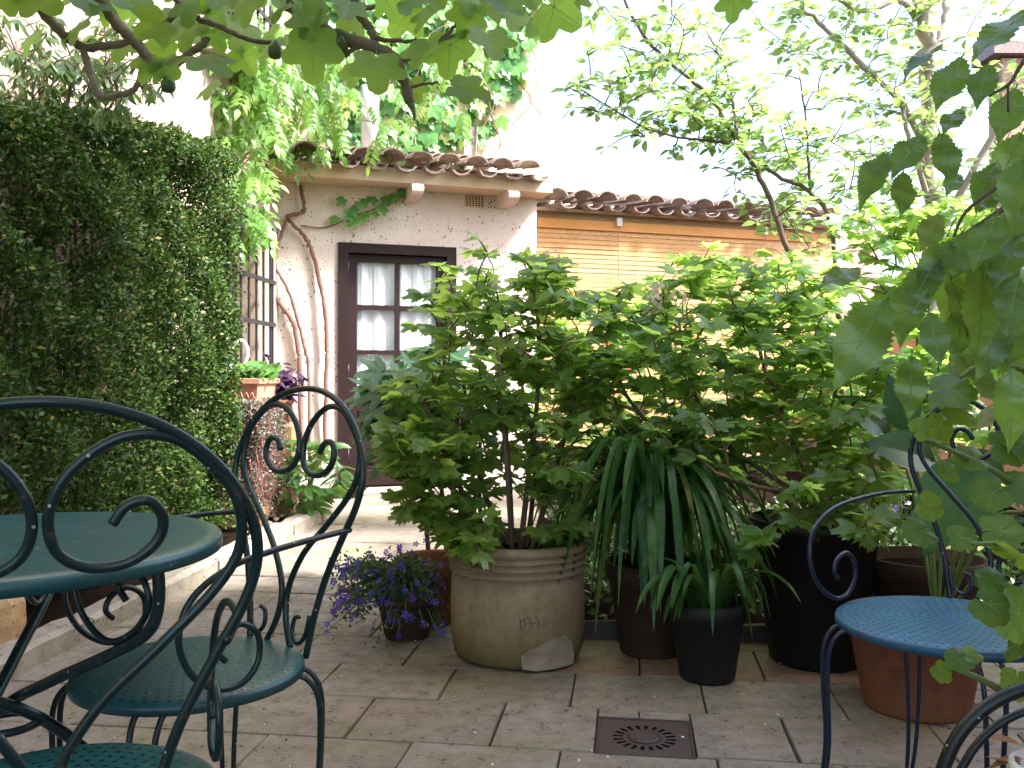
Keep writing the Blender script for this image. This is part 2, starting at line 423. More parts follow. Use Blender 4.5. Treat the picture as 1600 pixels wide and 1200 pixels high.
# ------------------------------------------------------------------ leaf templates
def leaf_polar(keys, n, mat, petiole=0.35, droop=0.18, fold=0.12, teeth=0, tamp=0.05, vein=None, wave=0.03, name='leaf'):
    """keys: [(angle in degrees from the tip, radius)], mirrored; origin at the end of the petiole; grows along +Y"""
    ks = sorted(keys); A = [k[0] for k in ks]; Rr = [k[1] for k in ks]
    def rr(a):
        a = abs(a)
        for i in range(len(A)-1):
            if A[i] <= a <= A[i+1]:
                t = (a-A[i])/(A[i+1]-A[i]); 
                return Rr[i]+(Rr[i+1]-Rr[i])*t
        return Rr[-1]
    def z(x, y): return fold*abs(x)-droop*(y*y+x*x*0.6)+wave*math.sin(9*x+3)*math.cos(8*y)
    mb = MB(); vs_ = [(0, petiole, z(0, 0))]
    for ring in (0.5, 1.0):
        for k in range(n):
            a = -180+360*k/n
            r = rr(a)
            if ring == 1.0 and teeth: r *= 1+tamp*(1 if k % 2 else -1)
            r *= ring
            x, y = r*math.sin(rad(a)), r*math.cos(rad(a))
            vs_.append((x, y+petiole, z(x, y)))
    fs = [(0, 1+(k+1) % n, 1+k) for k in range(n)]
    fs += [(1+k, 1+(k+1) % n, 1+n+(k+1) % n, 1+n+k) for k in range(n)]
    mb.add(vs_, fs, 0)
    if petiole > 0:
        wd = 0.012
        mb.add([(-wd, 0, 0), (wd, 0, 0), (wd, petiole+0.03, 0.004), (-wd, petiole+0.03, 0.004), (0, 0, 0.025), (0, petiole, 0.02)], [(0, 1, 2, 3), (0, 4, 5, 3), (1, 2, 5, 4)], 1 if vein else 0)
    if vein:
        for a in vein:
            L = rr(a)*0.9; sx, cy = math.sin(rad(a)), math.cos(rad(a))
            pts = []
            for i in range(5):
                t = i/4*L; wv = 0.013*(1-i/4*0.75)
                x, y = sx*t, cy*t
                pts += [(x-cy*wv, y+sx*wv+petiole, z(x, y)+0.006), (x+cy*wv, y-sx*wv+petiole, z(x, y)+0.006)]
            mb.add(pts, [(2*i, 2*i+1, 2*i+3, 2*i+2) for i in range(4)], 1)
    mats = [mat, M['vein']] if vein else [mat]
    return mb.mesh(name, mats, smooth=True)

def leaf_strip(width, mat, n=8, petiole=0.15, droop=0.25, fold=0.25, peak=0.42, teeth=0.0, vein=False, tip=1.0, name='leaf', curl=0.0):
    mb = MB(); vs_ = []
    for i in range(n+1):
        t = i/n
        if t < peak: wv = math.sin(t/peak*PI/2)**0.8
        else: wv = max(0.0, math.cos((t-peak)/(1-peak)*PI/2))**tip
        wv *= width/2
        if teeth: wv *= 1+teeth*(1 if i % 2 else -1)
        y = petiole+t; zc = -droop*t*t+curl*math.sin(t*PI)
        vs_ += [(-wv, y-(0.02 if teeth and i % 2 else 0), zc+fold*wv+(.035*math.sin(t*17) if vein else 0)), (0, y, zc), (wv, y-(0.02 if teeth and i % 2 else 0), zc+fold*wv+(.035*math.sin(t*15+2) if vein else 0))]
    fs = []
    for i in range(n):
        a = 3*i
        fs += [(a, a+1, a+4, a+3), (a+1, a+2, a+5, a+4)]
    mb.add(vs_, fs, 0)
    if petiole > 0:
        mb.add([(-0.012, 0, 0), (0.012, 0, 0), (0.012, petiole+0.02, 0.0), (-0.012, petiole+0.02, 0.0)], [(0, 1, 2, 3)], 0)
    if vein:
        for q in range(2, n-3, 4):
            for s_ in (-1, 1):
                j = min(n, q+4); a_ = Vector((0, petiole+q/n, -droop*(q/n)**2+curl*math.sin(q/n*PI)+.005)); e_ = Vector(vs_[3*j+(2 if s_ > 0 else 0)]); b_ = a_.lerp(e_, .9)+Vector((0, 0, .006)); u_ = Vector((0, .006, 0))
                mb.add([a_-u_, b_-u_*.4, b_+u_*.4, a_+u_], [(0, 1, 2, 3)], 1)
        pts = []
        for i in range(n+1):
            t = i/n; wv = 0.014*(1-t*0.8); zc = -droop*t*t+curl*math.sin(t*PI)+0.006
            pts += [(-wv, petiole+t, zc), (wv, petiole+t, zc)]
        mb.add(pts, [(2*i, 2*i+1, 2*i+3, 2*i+2) for i in range(n)], 1)
    return mb.mesh(name, [mat, M['vein']] if vein else [mat], smooth=True)

VIB = [(0, 0.98), (10, .88), (22, .62), (30, .50), (40, .66), (52, .84), (58, .86), (70, .70), (95, .48), (130, .40), (160, .30), (180, .12)]
FIG = [(0, 1.0), (14, .93), (26, .66), (32, .58), (40, .70), (55, .86), (68, .84), (82, .60), (92, .55), (108, .62), (125, .60), (150, .42), (172, .34), (180, .1)]
OAK = [(0, 1.0), (9, .8), (20, .45), (27, .42), (40, .75), (48, .92), (56, .72), (68, .42), (78, .42), (92, .68), (100, .74), (112, .5), (140, .34), (180, .12)]
IVY = [(0, 1.0), (12, .8), (28, .56), (45, .68), (62, .82), (75, .62), (95, .48), (120, .56), (140, .5), (165, .36), (180, .2)]
MAL = [(0, .86), (15, .84), (30, .74), (45, .82), (65, .84), (85, .72), (100, .78), (125, .78), (150, .62), (170, .5), (180, .08)]

def variants(fn, k): return [fn(i) for i in range(k)]
L = {}
L['vib'] = variants(lambda i: leaf_polar(VIB, 36, M['vib'], 0.35, [.15, .3, .05][i], [.15, .05, .22][i], 1, 0.10), 3)
L['vib2'] = variants(lambda i: leaf_polar(VIB, 36, M['vib2'], 0.35, [.15, .3, .05][i], [.15, .05, .22][i], 1, 0.10), 3)
L['oak'] = variants(lambda i: leaf_polar(OAK, 36, M['oak'], 0.3, [.15, .3][i], .08, 1, 0.04), 2)
L['fig'] = variants(lambda i: leaf_polar(FIG, 48, M['fig'], 0.4, [.1, .25, .02][i], [.1, .05, .25][i], 0, 0, (0, 30*0+58, -58, 112, -112), 0.02), 3)
L['ivy'] = variants(lambda i: leaf_polar(IVY, 26, M['ivy'], 0.3, [.12, .25][i], .1), 2)
L['mal'] = variants(lambda i: leaf_polar(MAL, 40, M['mallow'], 0.5, [.1, .3][i], [.0, .12][i], 1, 0.03, (0, 45, -45, 95, -95), 0.06), 2)
L['pear'] = variants(lambda i: leaf_strip(0.55, M['pear'], 6, 0.3, [.1, .3][i], .3), 2)
L['cherry'] = variants(lambda i: leaf_strip(0.48, M['cherry'], 30, 0.12, [.12, .35, .05][i], [.2, .35, .1][i], 0.45, 0.075, True, 1.25), 3)
L['narrow'] = variants(lambda i: leaf_strip(0.3, M['narrow'], 5, 0.1, [.2, .4][i], .2), 2)
L['laurel'] = variants(lambda i: leaf_strip(0.36, M['laurel'], 6, 0.1, [.15, .35][i], .25, 0.55), 2)
L['purple'] = variants(lambda i: leaf_strip(0.32, M['purple'], 7, 0.05, [.2, .5][i], .3), 2)
L['dead'] = variants(lambda i: leaf_strip(0.3, M['dead'], 7, 0.1, [.2, -.2][i], .5), 2)
L['gera'] = variants(lambda i: leaf_polar(MAL, 28, M['laurel'], 0.5, .1, .1, 1, 0.04), 1)

def hosta_mesh(i):
    mb = MB(); n = 14; m = 9; vs_ = []
    for a in range(n+1):
        t = a/n
        wv = (math.sin(min(t/0.42, 1)*PI/2)**0.7 if t < 0.42 else math.cos((t-0.42)/0.58*PI/2))*0.34
        for b in range(-m, m+1):
            s_ = b/m
            vs_.append((s_*wv, 0.25+t-0.05*abs(s_), -0.3*t*t+0.2*abs(s_)*wv+(0.012 if b % 2 else -0.004)*(1-abs(s_)*0.3)))
    w_ = 2*m+1
    mb.add(vs_, [(a*w_+b, a*w_+b+1, (a+1)*w_+b+1, (a+1)*w_+b) for a in range(n) for b in range(w_-1)])
    mb.tube([(0, 0, 0), (0, 0.28, -0.01)], 0.018, 6)
    return mb.mesh('leaf', M['hosta'], smooth=True)
L['hosta'] = [hosta_mesh(0)]

def compound_mesh(i):
    mb = MB(); nl = 4
    pts = [(0, t/8*1.0, -0.30*(t/8)**2) for t in range(9)]
    mb.tube(pts, [0.012, 0.005], 4)
    def lf(base, d, ln, dr):
        d = Vector(d).normalized(); s_ = d.cross(Vector((0, 0, 1))).normalized()
        vs_ = []; n = 5
        for k in range(n+1):
            t = k/n; wv = (math.sin(min(1, t/0.4)*PI/2) if t < 0.4 else math.cos((t-0.4)/0.6*PI/2))*ln*0.25
            c = Vector(base)+d*(t*ln)+Vector((0, 0, -dr*t*t*ln))
            vs_ += [c-s_*wv+Vector((0, 0, 0.2*wv)), c, c+s_*wv+Vector((0, 0, 0.2*wv))]
        mb.add(vs_, [f for k in range(n) for f in ((3*k, 3*k+1, 3*k+4, 3*k+3), (3*k+1, 3*k+2, 3*k+5, 3*k+4))])
    rr = random.Random(40+i)
    for k in range(nl):
        t = 0.22+0.75*k/nl; b = (0, t, -0.30*t*t)
        for s_ in (-1, 1):
            lf(b, (s_*1.0, 0.55+0.3*rr.random(), -0.25*rr.random()), 0.36*(1-0.25*abs(t-0.55)), 0.35+0.3*rr.random())
    lf((0, 1.0, -0.30), (0, 1, -0.4), 0.36, 0.3)
    return mb.mesh('leaf', M['wist'], smooth=True)
L['wist'] = variants(compound_mesh, 3)

# low-poly templates for merged foliage
def template(me):
    co = np.array([v.co for v in me.vertices]); fs = [tuple(p.vertices) for p in me.polygons]
    return co, fs

def frames(dirs, nrm):
    y = dirs/np.maximum(np.linalg.norm(dirs, axis=1, keepdims=True), 1e-9)
    z = nrm-y*np.sum(nrm*y, axis=1, keepdims=True)
    z = z/np.maximum(np.linalg.norm(z, axis=1, keepdims=True), 1e-9)
    x = np.cross(y, z)
    return np.stack([x, y, z], axis=2)       # columns

def cloud_mesh(name, tmpl, posn, dirs, nrm, sizes, mats, base, smooth=False):
    co, fs = tmpl; N = len(posn); k = len(co)
    if N == 0: return None
    Fm = frames(dirs, nrm)
    vv = np.einsum('nij,kj->nki', Fm, co)*sizes[:, None, None]+posn[:, None, :]-np.array(base)
    me = bpy.data.meshes.new(name)
    me.vertices.add(N*k); me.vertices.foreach_set('co', vv.reshape(-1).astype(np.float32))
    lens = np.array([len(f) for f in fs]); idx = np.concatenate([np.array(f) for f in fs])
    allidx = (idx[None, :]+np.arange(N)[:, None]*k).reshape(-1)
    alllen = np.tile(lens, N); starts = np.concatenate([[0], np.cumsum(alllen)[:-1]])
    me.loops.add(len(allidx)); me.loops.foreach_set('vertex_index', allidx.astype(np.int32))
    me.polygons.add(len(alllen)); me.polygons.foreach_set('loop_start', starts.astype(np.int32))
    for m_ in (mats if isinstance(mats, (list, tuple)) else [mats]): me.materials.append(m_)
    me.update(calc_edges=True)
    if smooth: me.polygons.foreach_set('use_smooth', [True]*len(alllen))
    at = me.attributes.new('tint', 'FLOAT', 'POINT')
    at.data.foreach_set('value', np.repeat(NR.random(N), k).astype(np.float32))
    return me

def mat4(p, d, nrm, s):
    y = Vector(d).normalized(); z = Vector(nrm); z = z-y*z.dot(y)
    z = z.normalized() if z.length > 1e-6 else y.orthogonal().normalized()
    x = y.cross(z)
    m = Matrix(((x.x, y.x, z.x, 0), (x.y, y.y, z.y, 0), (x.z, y.z, z.z, 0), (0, 0, 0, 1)))
    m = m @ Matrix.Diagonal((s, s, s, 1)); m.translation = Vector(p)
    return m

def grow(stems, tips, rng, pen=1.3, arch=0.12):
    nodes = []
    for st in stems:
        for i, p in enumerate(st):
            if i: nodes.append(p); nodes.append((p+st[i-1])/2)
    nodes = [Vector(p) for p in nodes]
    arr = np.array([tuple(p) for p in nodes])
    tp = [Vector(t) for t in tips]
    tp.sort(key=lambda t: float(np.min(np.linalg.norm(arr-np.array(t), axis=1))))
    twigs = []
    for t in tp:
        ta = np.array(t)
        D = np.linalg.norm(arr-ta, axis=1)+pen*np.maximum(0, arr[:, 2]-t.z+0.03)
        nidx = int(np.argmin(D)); nv = Vector(arr[nidx]); ln = (t-nv).length
        j = Vector((rng.uniform(-1, 1), rng.uniform(-1, 1), rng.uniform(-.5, 1)))*ln*0.08
        mid = nv.lerp(t, 0.5)+Vector((0, 0, arch*ln))+j
        pl = catmull([nv, mid, t], 3)
        twigs.append((pl, (t-mid).normalized()))
        arr = np.vstack([arr, np.array([tuple(nv.lerp(mid, 0.6)), tuple(mid), tuple(mid.lerp(t, 0.6)), tuple(t)])])
    return twigs

def put_leaves(T, meshes, mats, plist, nobj, tmpl_mesh=None):
    """plist: (pos, dir, normal, size); nearest nobj become leaf objects, the rest one merged part"""
    plist = sorted(plist, key=lambda q: Vector(q[0]).y)
    for q in plist[:nobj]:
        T.inst('leaf', R.choice(meshes), mat4(*q))
    rest = plist[nobj:]
    if rest:
        me = cloud_mesh('foliage', template(tmpl_mesh or meshes[0]), np.array([tuple(q[0]) for q in rest]), np.array([tuple(q[1]) for q in rest]),
                        np.array([tuple(q[2]) for q in rest]), np.array([q[3] for q in rest]), mats, T.base, True)
        o = T.part('foliage', me, None, kind='stuff')

def rosette(p, tdir, n, size, rng, droop=0.35, upn=1.0, spread=1.0):
    out = []
    a0 = rng.uniform(0, 2*PI)
    for k in range(n):
        a = a0+2*PI*k/n+rng.uniform(-.5, .5)
        d = Vector((math.cos(a)*spread, math.sin(a)*spread, -droop+rng.uniform(-.3, .3)))+Vector(tdir)*0.5
        nn = Vector((rng.gauss(0, .5), rng.gauss(-.25, .5), upn))
        out.append((Vector(p), d, nn, size*rng.uniform(.7, 1.2)))
    return out

def shrub(name, label, cat, base, stems, tips, leaf, mats, size, per, nobj, stemr=(0.012, 0.006), twigr=0.0032, droop=0.35, group=None, stemmat=None, seed=1, arch=0.12, spread=1.0, twig_name='branch'):
    rng = random.Random(seed)
    T = Thing(name, label, cat, base, group)
    sm = stemmat or M['stem']
    st2 = []
    for s_ in stems:
        c = catmull(s_, 5); st2.append(c)
        T.part('stem', MB().tube(c, [stemr[0], stemr[1]], 7), sm, smooth=True)
    tw = grow(st2, tips, rng, arch=arch)
    mb = MB(); pl = []
    for t, d in tw:
        mb.tube(t, [twigr, twigr*0.5], 5, cap=False)
        pl += rosette(t[-1], d, rng.choice(per), size, rng, droop, spread=spread)
        if rng.random() < 0.5: pl += rosette(t[len(t)//2], d, 2, size, rng, droop, spread=spread)
    T.part('twigs', mb, sm, kind='stuff', smooth=True)
    put_leaves(T, leaf, mats, pl, nobj)
    return T

def ell(c, r, n, rng, shell=0.4):
    out = []
    while len(out) < n:
        v = Vector((rng.uniform(-1, 1), rng.uniform(-1, 1), rng.uniform(-1, 1)))
        l = v.length
        if l > 1 or l < shell*rng.random(): continue
        out.append(Vector((c[0]+v.x*r[0], c[1]+v.y*r[1], c[2]+v.z*r[2])))
    return out

# ================================================================== SETTING
single('ground', MB().add([(-60, -60, -.09), (60, -60, -.09), (60, 60, -.09), (-60, 60, -.09)], [(0, 1, 2, 3)]), M['soil'], kind='structure')
# paving: grid turned a little to the right of the view
FD = Vector((0.1325, 0.9912, 0)); RD = Vector((0.9912, -0.1325, 0))
patio = Thing('patio', base=(0, 0, 0), kind='structure')
mbm = MB().box((0.6, 3.4, -0.05), (5.6, 11.4, 0.076))
patio.part('mortar_bed', mbm, M['mortar'])
def kerb_x(y): return -1.72+(y-2.6)*0.105
paver_meshes = {}
def paver(fc, rc, fl, rl, mat):
    key = (round(fl, 2), round(rl, 2), mat.name, R.randrange(3))
    if key not in paver_meshes:
        mb = MB(); hx, hy = rl/2-.0026, fl/2-.0026
        j = lambda: R.uniform(-.0015, .0015)
        ring = [(-hx+j(), -hy+j()), (0, -hy+j()), (hx+j(), -hy+j()), (hx+j(), 0), (hx+j(), hy+j()), (0, hy+j()), (-hx+j(), hy+j()), (-hx+j(), 0)]
        vs_ = [(x, y, -.03) for x, y in ring]+[(x, y, -.004) for x, y in ring]+[(x*(1-.010), y*(1-.013), 0) for x, y in ring]
        fs = [(a, (a+1) % 8, 8+(a+1) % 8, 8+a) for a in range(8)]+[(8+a, 8+(a+1) % 8, 16+(a+1) % 8, 16+a) for a in range(8)]+[tuple(range(16, 24))]
        paver_meshes[key] = mb.add(vs_, fs).mesh('paver', mat)
    c = FD*fc+RD*rc
    m = Matrix(((RD.x, FD.x, 0, c.x), (RD.y, FD.y, 0, c.y), (0, 0, 1, R.uniform(-.002, .002)), (0, 0, 0, 1)))
    m = m @ Matrix.Rotation(R.gauss(0, .004), 4, 'X') @ Matrix.Rotation(R.gauss(0, .004), 4, 'Y')
    patio.inst('paver', paver_meshes[key], m)
f0 = 2.395; pf = 0.3155; pr = 0.40
for k in range(-5, 18):
    fa = f0+pf*k; off = -.782 if k % 2 == 0 else -.591
    for j in range(-8, 10):
        ra = off+pr*j; c = FD*(fa+pf/2)+RD*(ra+pr/2)
        if c.x < kerb_x(c.y)-0.15 or c.x > 2.6: continue
        if c.y > 3.5 and c.x > 0.40: continue
        if c.y > 8.1: continue
        red = c.y > 3.06 and c.x > 0.12 and c.y < 3.5
        mat = M['paver_red'] if red else M['paver']
        if k == 0 and abs(ra+.379) < .01:
            paver(fa+pf/2, (-.379-.104)/2, pf, .275, mat); continue
        if k == 0 and abs(ra-.021) < .02:
            paver(fa+pf/2, (.158+.413)/2, pf, .255, mat)
            paver((2.645+fa+pf)/2, (-.104+.014)/2, fa+pf-2.645, .118, mat)
            paver((2.645+fa+pf)/2, (.014+.158)/2, fa+pf-2.645, .144, mat); continue
        paver(fa+pf/2, ra+pr/2, pf, pr, mat)
# drain cover
DC = FD*2.515+RD*0.027
def dl(x, y, z): return DC+RD*x+FD*y+Vector((0, 0, z))
drain = Thing('drain_cover', 'square rusty iron drain cover with ring of slots set in the paving', 'drain cover', DC)
N_S = 20; mb = MB(); h = .124; zt = -.003
# top plate with radial slots cut out: inner disc, spokes, outer plate
def ringpt(r, a): return dl(r*math.cos(a), r*math.sin(a), zt)
n_ = N_S*2
inner = [ringpt(.058, 2*PI*k/n_) for k in range(n_)]; outer = [ringpt(.086, 2*PI*k/n_) for k in range(n_)]
sq = []
for k in range(n_):
    a = 2*PI*k/n_; q = max(abs(math.cos(a)), abs(math.sin(a))); sq.append(dl(h*math.cos(a)/q, h*math.sin(a)/q, zt))
mb.add(inner+outer+sq, [tuple(range(n_))]+[(k, (k+1) % n_, n_+(k+1) % n_, n_+k)[::-1] for k in range(0, n_, 2)]+[(n_+k, n_+(k+1) % n_, 2*n_+(k+1) % n_, 2*n_+k)[::-1] for k in range(n_)])
drain.part('plate', mb, M['drain'])
drain.part('boss', MB().lathe([(.045, 0), (.045, .003), (.03, .005), (.012, .004), (0, .004)], dl(0, 0, zt+.0005), 28), M['drain'], smooth=True)
MR = Matrix(((RD.x, FD.x, 0), (RD.y, FD.y, 0), (0, 0, 1)))
mb = MB()
for s_ in (-1, 1):
    mb.bbox(dl(s_*.1265, 0, -.008), (.006, .262, .02), .002, MR); mb.bbox(dl(0, s_*.128, -.008), (.246, .006, .02), .002, MR)
drain.part('frame', mb, M['drain'])
drain.part('pit', MB().box(dl(0, 0, -.0095), (.22, .22, .003), MR), M['void'])

# planting beds
bed = MB()
ys = [1.0, 2.6, 4, 5.5, 7.0, 7.7]
vv = []
for y in ys: vv += [(-2.6, y, .03), (kerb_x(y)-.02, y, .045)]
bed.add(vv, [(2*i, 2*i+1, 2*i+3, 2*i+2) for i in range(len(ys)-1)])
single('planting_bed_left', bed, M['soil'], kind='structure')
g = MB(); nx, ny = 24, 24
for i in range(nx+1):
    for j in range(ny+1):
        x = .20+i/nx*5.7; y = 3.48+j/ny*5.6; g.v.append((x, y, .02+R.uniform(-.015, .02)))
g.f = [(i*(ny+1)+j, (i+1)*(ny+1)+j, (i+1)*(ny+1)+j+1, i*(ny+1)+j+1) for i in range(nx) for j in range(ny)]; g.m = [0]*len(g.f)
single('planting_bed_right', g, M['soil'], kind='structure')
# bed edging
def stone_run(name, label, pts, ln, wd, ht, mat, group=None):
    T = Thing(name, label, 'kerb', pts[0], group)
    for a, b in zip(pts[:-1], pts[1:]):
        a, b = Vector(a), Vector(b); n = max(1, round((b-a).length/ln)); d = (b-a)/n; u = d.normalized(); ang = math.atan2(u.y, u.x)
        for i in range(n):
            c = a+d*(i+.5); l2 = d.length-.008
            mb = MB(); prof = [(-wd/2, -.03), (-wd/2, ht*.8), (-wd*.3, ht), (wd*.3, ht*.98), (wd/2, ht*.75), (wd/2, -.03)]
            rot = Matrix.Rotation(ang+R.gauss(0, .012), 4, 'Z'); vs_ = []
            ns = 5
            for s_ in range(ns+1):
                x = -l2/2+l2*s_/ns; e = .9 if s_ in (0, ns) else 1
                for (py_, pz) in prof:
                    vs_.append(c+rot @ Vector((x, py_*e+R.uniform(-.004, .004), pz*(e if pz > 0 else 1)+R.uniform(-.004, .004))))
            k = len(prof)
            fs = [(s_*k+q, s_*k+q+1, (s_+1)*k+q+1, (s_+1)*k+q) for s_ in range(ns) for q in range(k-1)]
            fs += [tuple(range(k))[::-1], tuple(ns*k+q for q in range(k))]
            T.part('kerb_stone', mb.add(vs_, fs), mat, smooth=False)
    return T
stone_run('stone_kerb', 'low pale stone kerb along the left bed below the hedge', [(kerb_x(1.8), 1.8, 0), (kerb_x(4), 4, 0), (kerb_x(6.75), 6.75, 0)], .55, .13, .085, M['kerb'])
stone_run('bed_edging', 'dark low stone edging behind the clay pots', [(.20, 3.47, 0), (2.6, 3.2, 0)], .6, .05, .06, M['mortar'])

# ================================================================== HOUSES
O = Vector((-1.48, 7.78, 0)); U = Vector((.947, .321, 0)).normalized(); NO = Vector((U.y, -U.x, 0))
def W(u, z, out=0.0): return O+U*u+NO*out+Vector((0, 0, z))
def WR(px, py, out=0.0):
    r = Vector(((px-800)/F_PX, 1, 0)); d = (out+O.dot(NO))/r.dot(NO); return P(px, py, d)
MW = Matrix(((U.x, -NO.x, 0), (U.y, -NO.y, 0), (0, 0, 1)))       # local x along wall, y into wall
def wbox(mb, u0, u1, z0, z1, o0, o1, b=0.0, mi=0):
    c = W((u0+u1)/2, (z0+z1)/2, (o0+o1)/2); sz = (u1-u0, o1-o0, z1-z0)
    return mb.bbox(c, sz, b, MW, mi) if b else mb.box(c, sz, MW, mi)
DW, DH = 1.036, 2.12; UE = 1.80
dh = Thing('garden_house', 'low pink plaster house front with brown glazed door and tiled roof', 'house', W(.5, 0))
mb = MB()
wbox(mb, -.62, 0, -.05, 2.70, -.25, 0); wbox(mb, DW, UE, -.05, 2.70, -.25, 0); wbox(mb, 0, DW, DH, 2.70, -.25, 0)
dh.part('wall', mb, M['plaster'])
dh.part('doorstep', wbox(MB(), -.1, 1.2, -.03, .028, .001, .35, .012), M['kerb'])
mb = MB(); wbox(mb, -.60, UE+.04, 2.60, 2.715, .004, .30, .01)
dh.part('eave_beam', mb, M['beam'])
for pxc in (645, 792):
    c = WR(pxc, 309, .15); uu = (c-O).dot(U)
    mb = MB(); prof = []
    for k in range(9):
        a = PI*k/8; prof.append((.36-.05+.05*math.sin(a), 2.5-.0+.05-.05*math.cos(a)))
    vs_ = []
    for s_ in (-.05, .05):
        vs_ += [W(uu+s_, 2.49, .004), W(uu+s_, 2.598, .004)]+[W(uu+s_, z, o) for o, z in reversed(prof)]
    k = 11
    mb.add(vs_, [tuple(range(k)), tuple(range(2*k-1, k-1, -1))]+[(i, (i+1) % k, k+(i+1) % k, k+i)[::-1] for i in range(k)])
    dh.part('corbel', mb, M['corbel'])
# vent
c = WR(741, 315, 0); uu = (c-O).dot(U)
vent = dh.part('vent', wbox(MB(), uu-.09, uu+.09, c.z-.05, c.z+.05, .001, .012, .003), M['beam'])
mb = MB()
for i in range(6):
    for j in range(5):
        p0 = W(uu-.07+.028*i, c.z-.036+.018*j, .0135)
        vs_ = [p0+U*(.0085*math.cos(a*PI/4))+Vector((0, 0, .0065*math.sin(a*PI/4))) for a in range(8)]
        mb.add(vs_, [tuple(range(8))])
dh.part('vent_holes', mb, M['void'], parent=vent)
# door
mb = MB(); fw = .085
wbox(mb, 0, fw, 0.03, DH, -.12, .025, .004); wbox(mb, DW-fw, DW, 0.03, DH, -.12, .025, .004); wbox(mb, fw, DW-fw, DH-fw, DH, -.12, .024, .004)
door = dh.part('door', mb, M['door'])
def dpart(name, mb, mat, smooth=False): return dh.part(name, mb, mat, parent=door, smooth=smooth)
g0, g1, gz0, gz1 = .165, DW-.165, .80, 1.965; um = (g0+g1)/2; dz = (gz1-gz0)/3
for a, b, z0, z1 in ((fw+.004, g0, .04, DH-fw-.004), (g1, DW-fw-.004, .04, DH-fw-.004)): dpart('stile', wbox(MB(), a, b, z0, z1, -.075, -.02, .003), M['door'])
for z0, z1 in ((gz1, DH-fw-.004), (.68, gz0), (.04, .17)): dpart('rail', wbox(MB(), g0, g1, z0, z1, -.075, -.021, .003), M['door'])
dpart('stile', wbox(MB(), um-.05, um+.05, .17, .68, -.075, -.0215, .003), M['door'])
dpart('muntin', wbox(MB(), um-.019, um+.019, gz0, gz1, -.072, -.022, .004), M['door'])
for k in (1, 2):
    for a, b in ((g0, um-.019), (um+.019, g1)): dpart('muntin', wbox(MB(), a, b, gz0+dz*k-.019, gz0+dz*k+.019, -.072, -.024, .004), M['door'])
for a, b in ((g0, um-.05), (um+.05, g1)):
    dpart('panel', wbox(MB(), a, b, .17, .68, -.07, -.045), M['door']); dpart('panel', wbox(MB(), a+.05, b-.05, .23, .62, -.046, -.034, .01), M['door'])
for k in range(3):
    for a, b in ((g0, um-.019), (um+.019, g1)): dpart('pane', wbox(MB(), a, b, gz0+dz*k+(.019 if k else 0), gz0+dz*(k+1)-(.019 if k < 2 else 0), -.058, -.053), M['glass'])
for s_, (a, b) in enumerate(((g0-.03, um+.012), (um-.012, g1+.03))):
    mb = MB(); n = 110; nz = 8; vs_ = []
    ph = [R.uniform(0, 6) for _ in range(4)]
    for i in range(n+1):
        t = i/n; uu = a+(b-a)*t
        for j in range(nz+1):
            zz = gz0-.08+(gz1-gz0+.10)*j/nz; q = j/nz
            f = .012*math.sin(t*20+ph[0]+1.2*math.sin(3*t+ph[1])+.5*q)+.0022*math.sin(t*70+ph[2])*(q**2)+.006*math.sin(t*9+ph[3])*(1-q)
            vs_.append(W(uu, zz, -.076+f))
    mb.add(vs_, [(i*(nz+1)+j, (i+1)*(nz+1)+j, (i+1)*(nz+1)+j+1, i*(nz+1)+j+1) for i in range(n) for j in range(nz)])
    dpart('curtain', mb, M['curtain'], True)
for z in (1.9, 1.02, .3): dpart('hinge', MB().tube([W(fw+.002, z-.06, -.01), W(fw+.002, z+.06, -.01)], .011, 8), M['iron'], True)
dpart('backing', wbox(MB(), 0.01, DW-.01, .03, DH-.01, -.24, -.2), M['dark'])

# roof tiles
def tile_mesh(up, seed):
    rr = random.Random(seed); mb = MB(); n = 8; Ln = .44; m = 4; th = .014
    vs_ = []
    for sh in (0, 1):
        for i in range(m+1):
            t = i/m; wr = (.105-.022*t) if up else (.085+.022*t); wr += rr.uniform(-.003, .003)
            for k in range(n+1):
                a = PI*(k/n)*.92+PI*.04
                r2 = wr-(th if sh else 0)
                z = math.sin(a)*r2*.72; 
                vs_.append((math.cos(a)*r2, t*Ln, (z if up else -z)+rr.uniform(-.003, .003)))
    w_ = n+1; o2 = (m+1)*w_
    fs = []
    for i in range(m):
        for k in range(n):
            fs.append((i*w_+k, i*w_+k+1, (i+1)*w_+k+1, (i+1)*w_+k)); fs.append((o2+i*w_+k, o2+(i+1)*w_+k, o2+(i+1)*w_+k+1, o2+i*w_+k+1))
    for k in range(n):
        fs.append((k, o2+k, o2+k+1, k+1)); fs.append((m*w_+k, m*w_+k+1, o2+m*w_+k+1, o2+m*w_+k))
    for i in range(m):
        fs.append((i*w_, (i+1)*w_, o2+(i+1)*w_, o2+i*w_)); fs.append((i*w_+n, o2+i*w_+n, o2+(i+1)*w_+n, (i+1)*w_+n))
    return mb.add(vs_, fs).mesh('roof_tile', M['tile'], smooth=False)
TU = [tile_mesh(True, i) for i in range(4)]; TD = [tile_mesh(False, i+9) for i in range(3)]
